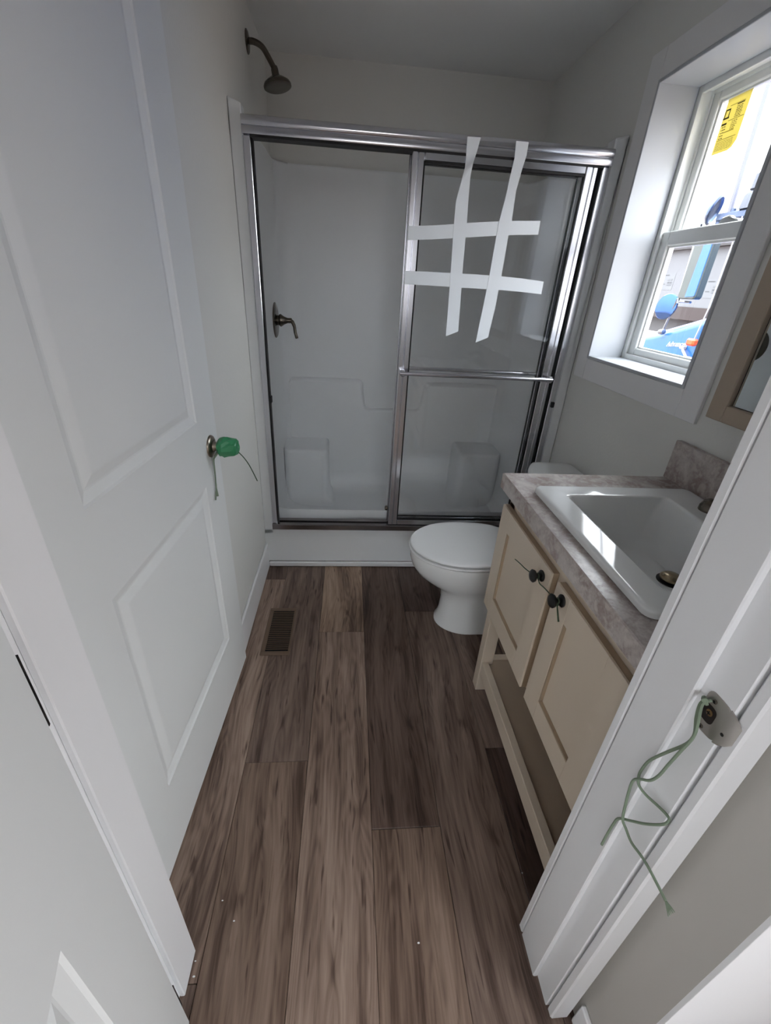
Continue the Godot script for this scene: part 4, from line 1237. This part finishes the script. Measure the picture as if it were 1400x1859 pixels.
func build_outside() -> void:
	single("ground", bx(-25, 40, -0.95, -0.85, -40, 25), mat(rgb(120, 104, 96), 0.95), "pale gravel ground outside the window", "ground", "", "structure")
	# blue truck: nose towards -z, its flank faces the window
	var blue := mat(rgb(32, 80, 144), 0.22, 0, 0.45)
	var steel := mat(Color(0.45, 0.47, 0.50), 0.18, 1.0)
	var t := thing("truck", "blue truck with a long hood parked outside the window", "truck", V(4.1, -0.85, -4))
	var tops := [[-5.55, 0.90, 0.10], [-5.45, 0.98, 0.05], [-4.95, 1.05, 0.0], [-4.60, 1.125, 0.0], [-4.32, 1.205, 0.0], [-4.05, 1.285, 0.0], [-3.70, 1.36, 0.0], [-3.45, 1.40, 0.0]]
	var rings := []
	for p in tops:
		var z: float = p[0]; var y: float = p[1]; var o: float = p[2]
		rings.append(PackedVector3Array([V(3.20 + o, 0.10, z), V(3.20 + o, y - 0.10, z), V(3.215 + o, y - 0.05, z), V(3.26 + o, y - 0.015, z), V(3.36 + o, y + 0.01, z), V(4.1, y + 0.05, z), V(4.84 - o, y + 0.01, z), V(4.94 - o, y - 0.015, z), V(4.985 - o, y - 0.05, z), V(5.0 - o, y - 0.10, z), V(5.0 - o, 0.10, z)]))
	var b := B.new()
	b.loft(rings)
	var hood := part("hood", b, blue, t, "", 50.0)
	# script emblem on the flank
	var tm := TextMesh.new()
	var sf := SystemFont.new(); sf.font_names = PackedStringArray(["Droid Serif"]); sf.font_italic = true
	tm.text = "Advanced"
	tm.font = sf
	tm.font_size = 32
	tm.pixel_size = 0.0019
	tm.depth = 0.006
	var em := MeshInstance3D.new()
	em.name = "script_emblem"
	em.mesh = tm
	em.material_override = mat(rgb(176, 182, 190), 0.3)
	hood.add_child(em, true)
	em.transform = Transform3D(Basis(V(0, 0.10, 0.98).normalized(), V(0, 0.96, 0.22), V(-1, 0, 0)), V(3.196, 1.005, -4.28) - origins[hood])
	# marker lamps and latch
	b = B.new()
	b.lathe([Vector2(0.0, -0.05), Vector2(0.022, -0.045), Vector2(0.028, 0.0), Vector2(0.024, 0.02), Vector2(0.0, 0.024)], axis(V(3.17, 1.095, -4.52), V(0, 0.1, 1)), 18)
	part("hood_ornament", b, steel, t)
	b = B.new()
	b.box(3.10, 3.16, 1.022, 1.083, -4.062, -3.962, 0.014)
	part("marker_lamp", b, mat(rgb(190, 66, 20), 0.3), t, "orange marker lamp")
	b = B.new()
	b.tube(PackedVector3Array([V(3.185, 0.995, -4.175), V(3.165, 0.97, -4.14), V(3.165, 0.905, -4.05)]), 0.012, 8)
	b.box(3.16, 3.20, 0.975, 1.005, -4.20, -4.14, 0.006)
	b.box(3.16, 3.20, 0.885, 0.925, -4.08, -4.01, 0.006)
	part("hood_latch", b, mat(rgb(150, 146, 150), 0.3, 0.3), t)
	# cab
	b = B.new()
	b.prism(PackedVector2Array([Vector2(-3.52, 0.10), Vector2(-3.52, 1.36), Vector2(-3.25, 2.05), Vector2(-3.10, 2.14), Vector2(-1.75, 2.18), Vector2(-1.70, 0.10)]), 3.12, 5.08, 0.0, Transform3D(Basis(V(0, 0, 1), V(0, 1, 0), V(1, 0, 0)), Vector3.ZERO))
	var cab := part("cab", b, blue, t)
	b = B.new()
	b.prism(rpoly([Vector2(-3.22, 1.40), Vector2(-2.35, 1.40), Vector2(-2.35, 2.02), Vector2(-3.02, 2.02)], 0.05), 0.0, 0.012, 0.0, Transform3D(Basis(V(0, 0, 1), V(0, 1, 0), V(-1, 0, 0)), V(3.122, 0, 0)))
	part("side_window", b, mat(Color(0.05, 0.06, 0.07), 0.05), cab)
	# long rear view mirror on its post
	b = B.new()
	b.prism(rpoly([Vector2(-4.475, 1.40), Vector2(-4.235, 1.40), Vector2(-4.235, 1.98), Vector2(-4.475, 1.98)], 0.035), 0.0, 0.07, 0.008, Transform3D(Basis(V(0, 0, 1), V(0, 1, 0), V(-1, 0, 0)), V(3.24, 0, 0)))
	var mir := part("long_mirror", b, mat(rgb(44, 52, 50), 0.4), t)
	b = B.new()
	b.prism(rpoly([Vector2(-4.365, 1.415), Vector2(-4.242, 1.425), Vector2(-4.242, 1.972), Vector2(-4.335, 1.972)], 0.015), 0.0, 0.006, 0.001, Transform3D(Basis(V(0, 0, 1), V(0, 1, 0), V(-1, 0, 0)), V(3.171, 0, 0)))
	part("blue_side", b, blue, mir, "blue painted half of the mirror housing")
	b = B.new()
	b.tube(PackedVector3Array([V(3.22, 1.36, -4.505), V(3.22, 2.02, -4.545)]), 0.016, 8)
	b.tube(PackedVector3Array([V(3.22, 1.375, -4.505), V(3.22, 1.375, -4.33)]), 0.010, 8)
	part("mirror_post", b, steel, t)
	# round convex mirror below
	b = B.new()
	b.lathe([Vector2(0.0, 0.02), Vector2(0.07, 0.015), Vector2(0.115, 0.004), Vector2(0.122, -0.006), Vector2(0.10, -0.03), Vector2(0.0, -0.04)], axis(V(3.20, 1.325, -4.635), V(-0.9, 0.1, 0.25)), 28)
	part("round_mirror", b, mat(Color(0.20, 0.30, 0.48), 0.06, 1.0), t)
	b = B.new()
	b.tube(PackedVector3Array([V(3.22, 1.40, -4.53), V(3.22, 1.06, -4.60)]), 0.009, 8)
	part("mirror_stem", b, steel, t)
	# lamp, bracket and stack seen over the meeting rail
	b = B.new()
	b.lathe([Vector2(0.0, 0.05), Vector2(0.05, 0.045), Vector2(0.10, 0.02), Vector2(0.118, -0.01), Vector2(0.10, -0.02), Vector2(0.085, 0.0), Vector2(0.0, 0.01)], axis(V(3.22, 2.115, -4.44), V(-0.55, 0.25, -0.75)), 28)
	part("round_lamp", b, mat(Color(0.22, 0.27, 0.36), 0.2, 0.8), t)
	b = B.new()
	b.box(3.20, 3.26, 2.015, 2.075, -4.36, -3.90, 0.01)
	b.box(3.21, 3.25, 1.97, 2.03, -4.36, -4.32, 0.006)
	b.lathe([Vector2(0.02, 0), Vector2(0.02, 0.02), Vector2(0, 0.03)], axis(V(3.23, 2.075, -4.21), Vector3.UP), 12)
	part("lamp_bracket", b, mat(Color(0.25, 0.30, 0.40), 0.4, 0.5), t)
	b = B.new()
	b.loft([rring(3.18, 3.34, -4.125, -3.90, 2.076, 0.04), rring(3.18, 3.34, -4.12, -3.90, 2.17, 0.05), rring(3.20, 3.32, -4.10, -3.92, 2.20, 0.05), rring(3.18, 3.34, -4.085, -3.88, 2.205, 0.05), rring(3.18, 3.34, -4.075, -3.88, 2.30, 0.05), rring(3.21, 3.31, -4.04, -3.92, 2.33, 0.04)])
	part("air_cleaner", b, mat(Color(0.28, 0.30, 0.34), 0.4, 0.4), t)
	# fenders, wheels, bumper below the sill
	b = B.new()
	for wx in [3.22, 4.70]:
		for wz in [-4.7, -2.2]:
			b.lathe([Vector2(0.0, 0.0), Vector2(0.30, 0.0), Vector2(0.46, 0.02), Vector2(0.50, 0.07), Vector2(0.50, 0.21), Vector2(0.46, 0.26), Vector2(0.30, 0.28), Vector2(0.0, 0.28)], axis(V(wx, -0.35, wz), V(1, 0, 0)), 28)
	part("wheel", b, mat(Color(0.04, 0.04, 0.045), 0.8), t)
	b = B.new()
	b.box(3.55, 4.65, -0.25, 0.12, -5.4, -1.0, 0.02)
	b.box(3.15, 5.05, -0.35, 0.10, -5.75, -5.5, 0.04)
	part("chassis", b, mat(Color(0.12, 0.12, 0.13), 0.6), t)

	b = B.new()
	b.tube(PackedVector3Array([V(3.22, 2.07, -4.235), V(3.22, 3.40, -4.345)]), 0.019, 8)
	part("whip_aerial", b, mat(rgb(84, 86, 100), 0.5), t)
	b = B.new()
	b.tube(PackedVector3Array([V(3.185, 1.03, -4.075), V(3.185, 1.34, -4.03), V(3.185, 2.02, -4.03)]), 0.005, 8)
	part("thin_aerial", b, mat(rgb(150, 150, 156), 0.4), t)

	# second house, wrapped in white sheeting
	var h := thing("wrapped_house", "white sheet wrapped house half standing behind the blue truck", "house", V(11, -0.85, -11))
	var wm := mat(rgb(88, 90, 94), 0.7)
	part("wrapped_wall", bx(9.0, 13.0, 1.272, 2.62, -17.5, -5.5), wm, h)
	part("floor_rim", bx(8.96, 13.0, 0.95, 1.271, -17.5, -5.5, 0.01), mat(rgb(44, 35, 35), 0.8), h, "dark brown rim below the white sheeting")
	part("eave", bx(8.85, 13.1, 2.62, 2.72, -17.6, -5.4, 0.01), mat(rgb(44, 42, 44), 0.7), h)
	part("roof_edge", bx(8.85, 13.1, 2.72, 2.86, -17.6, -5.4, 0.02), mat(rgb(150, 140, 112), 0.7), h)
	part("skid_beam", bx(9.3, 12.7, 0.55, 0.949, -17.3, -5.7), mat(rgb(62, 62, 64), 0.7), h)
	for pz in [-16.5, -13.5, -10.5, -7.5]:
		for px in [9.5, 12.1]: part("pier", bx(px, px + 0.4, -0.85, 0.549, pz, pz + 0.4), mat(rgb(140, 136, 132), 0.9), h)
	var im := Image.create(128, 96, false, Image.FORMAT_RGBA8)
	im.fill(Color(0.345, 0.353, 0.369, 1))
	rng_print(im)
	var prm := mat(Color.WHITE, 0.6)
	prm.albedo_texture = tex(im)
	for p in [[1.66, -13.55, 0.50, 0.42], [1.50, -11.75, 0.55, 0.42], [1.66, -10.6, 0.55, 0.42], [2.02, -12.6, 0.5, 0.4], [2.0, -15.0, 0.5, 0.4]]:
		b = B.new()
		var y: float = p[0]; var z: float = p[1]; var sw: float = p[2]; var shh: float = p[3]
		b.t(V(8.995, y, z), V(8.995, y + shh, z), V(8.995, y + shh, z + sw), Vector2(0, 1), Vector2(0, 0), Vector2(1, 0))
		b.t(V(8.995, y, z), V(8.995, y + shh, z + sw), V(8.995, y, z + sw), Vector2(0, 1), Vector2(1, 0), Vector2(1, 1))
		part("sheet_print", b, prm, h)

func rng_print(im: Image) -> void:
	var rng := RandomNumberGenerator.new(); rng.seed = 15
	var c := Color(0.10, 0.11, 0.13)
	bars(im, 6, 8, 8, c, rng, 7, 60)
	bars(im, 60, 34, 8, c, rng, 3, 60)
	bars(im, 60, 41, 8, c, rng, 3, 60)
	bars(im, 60, 50, 8, c, rng, 8, 60)
	im.fill_rect(Rect2i(58, 62, 62, 2), c)
	bars(im, 60, 68, 8, c, rng, 4, 60)
	bars(im, 10, 60, 6, c, rng, 6, 40)
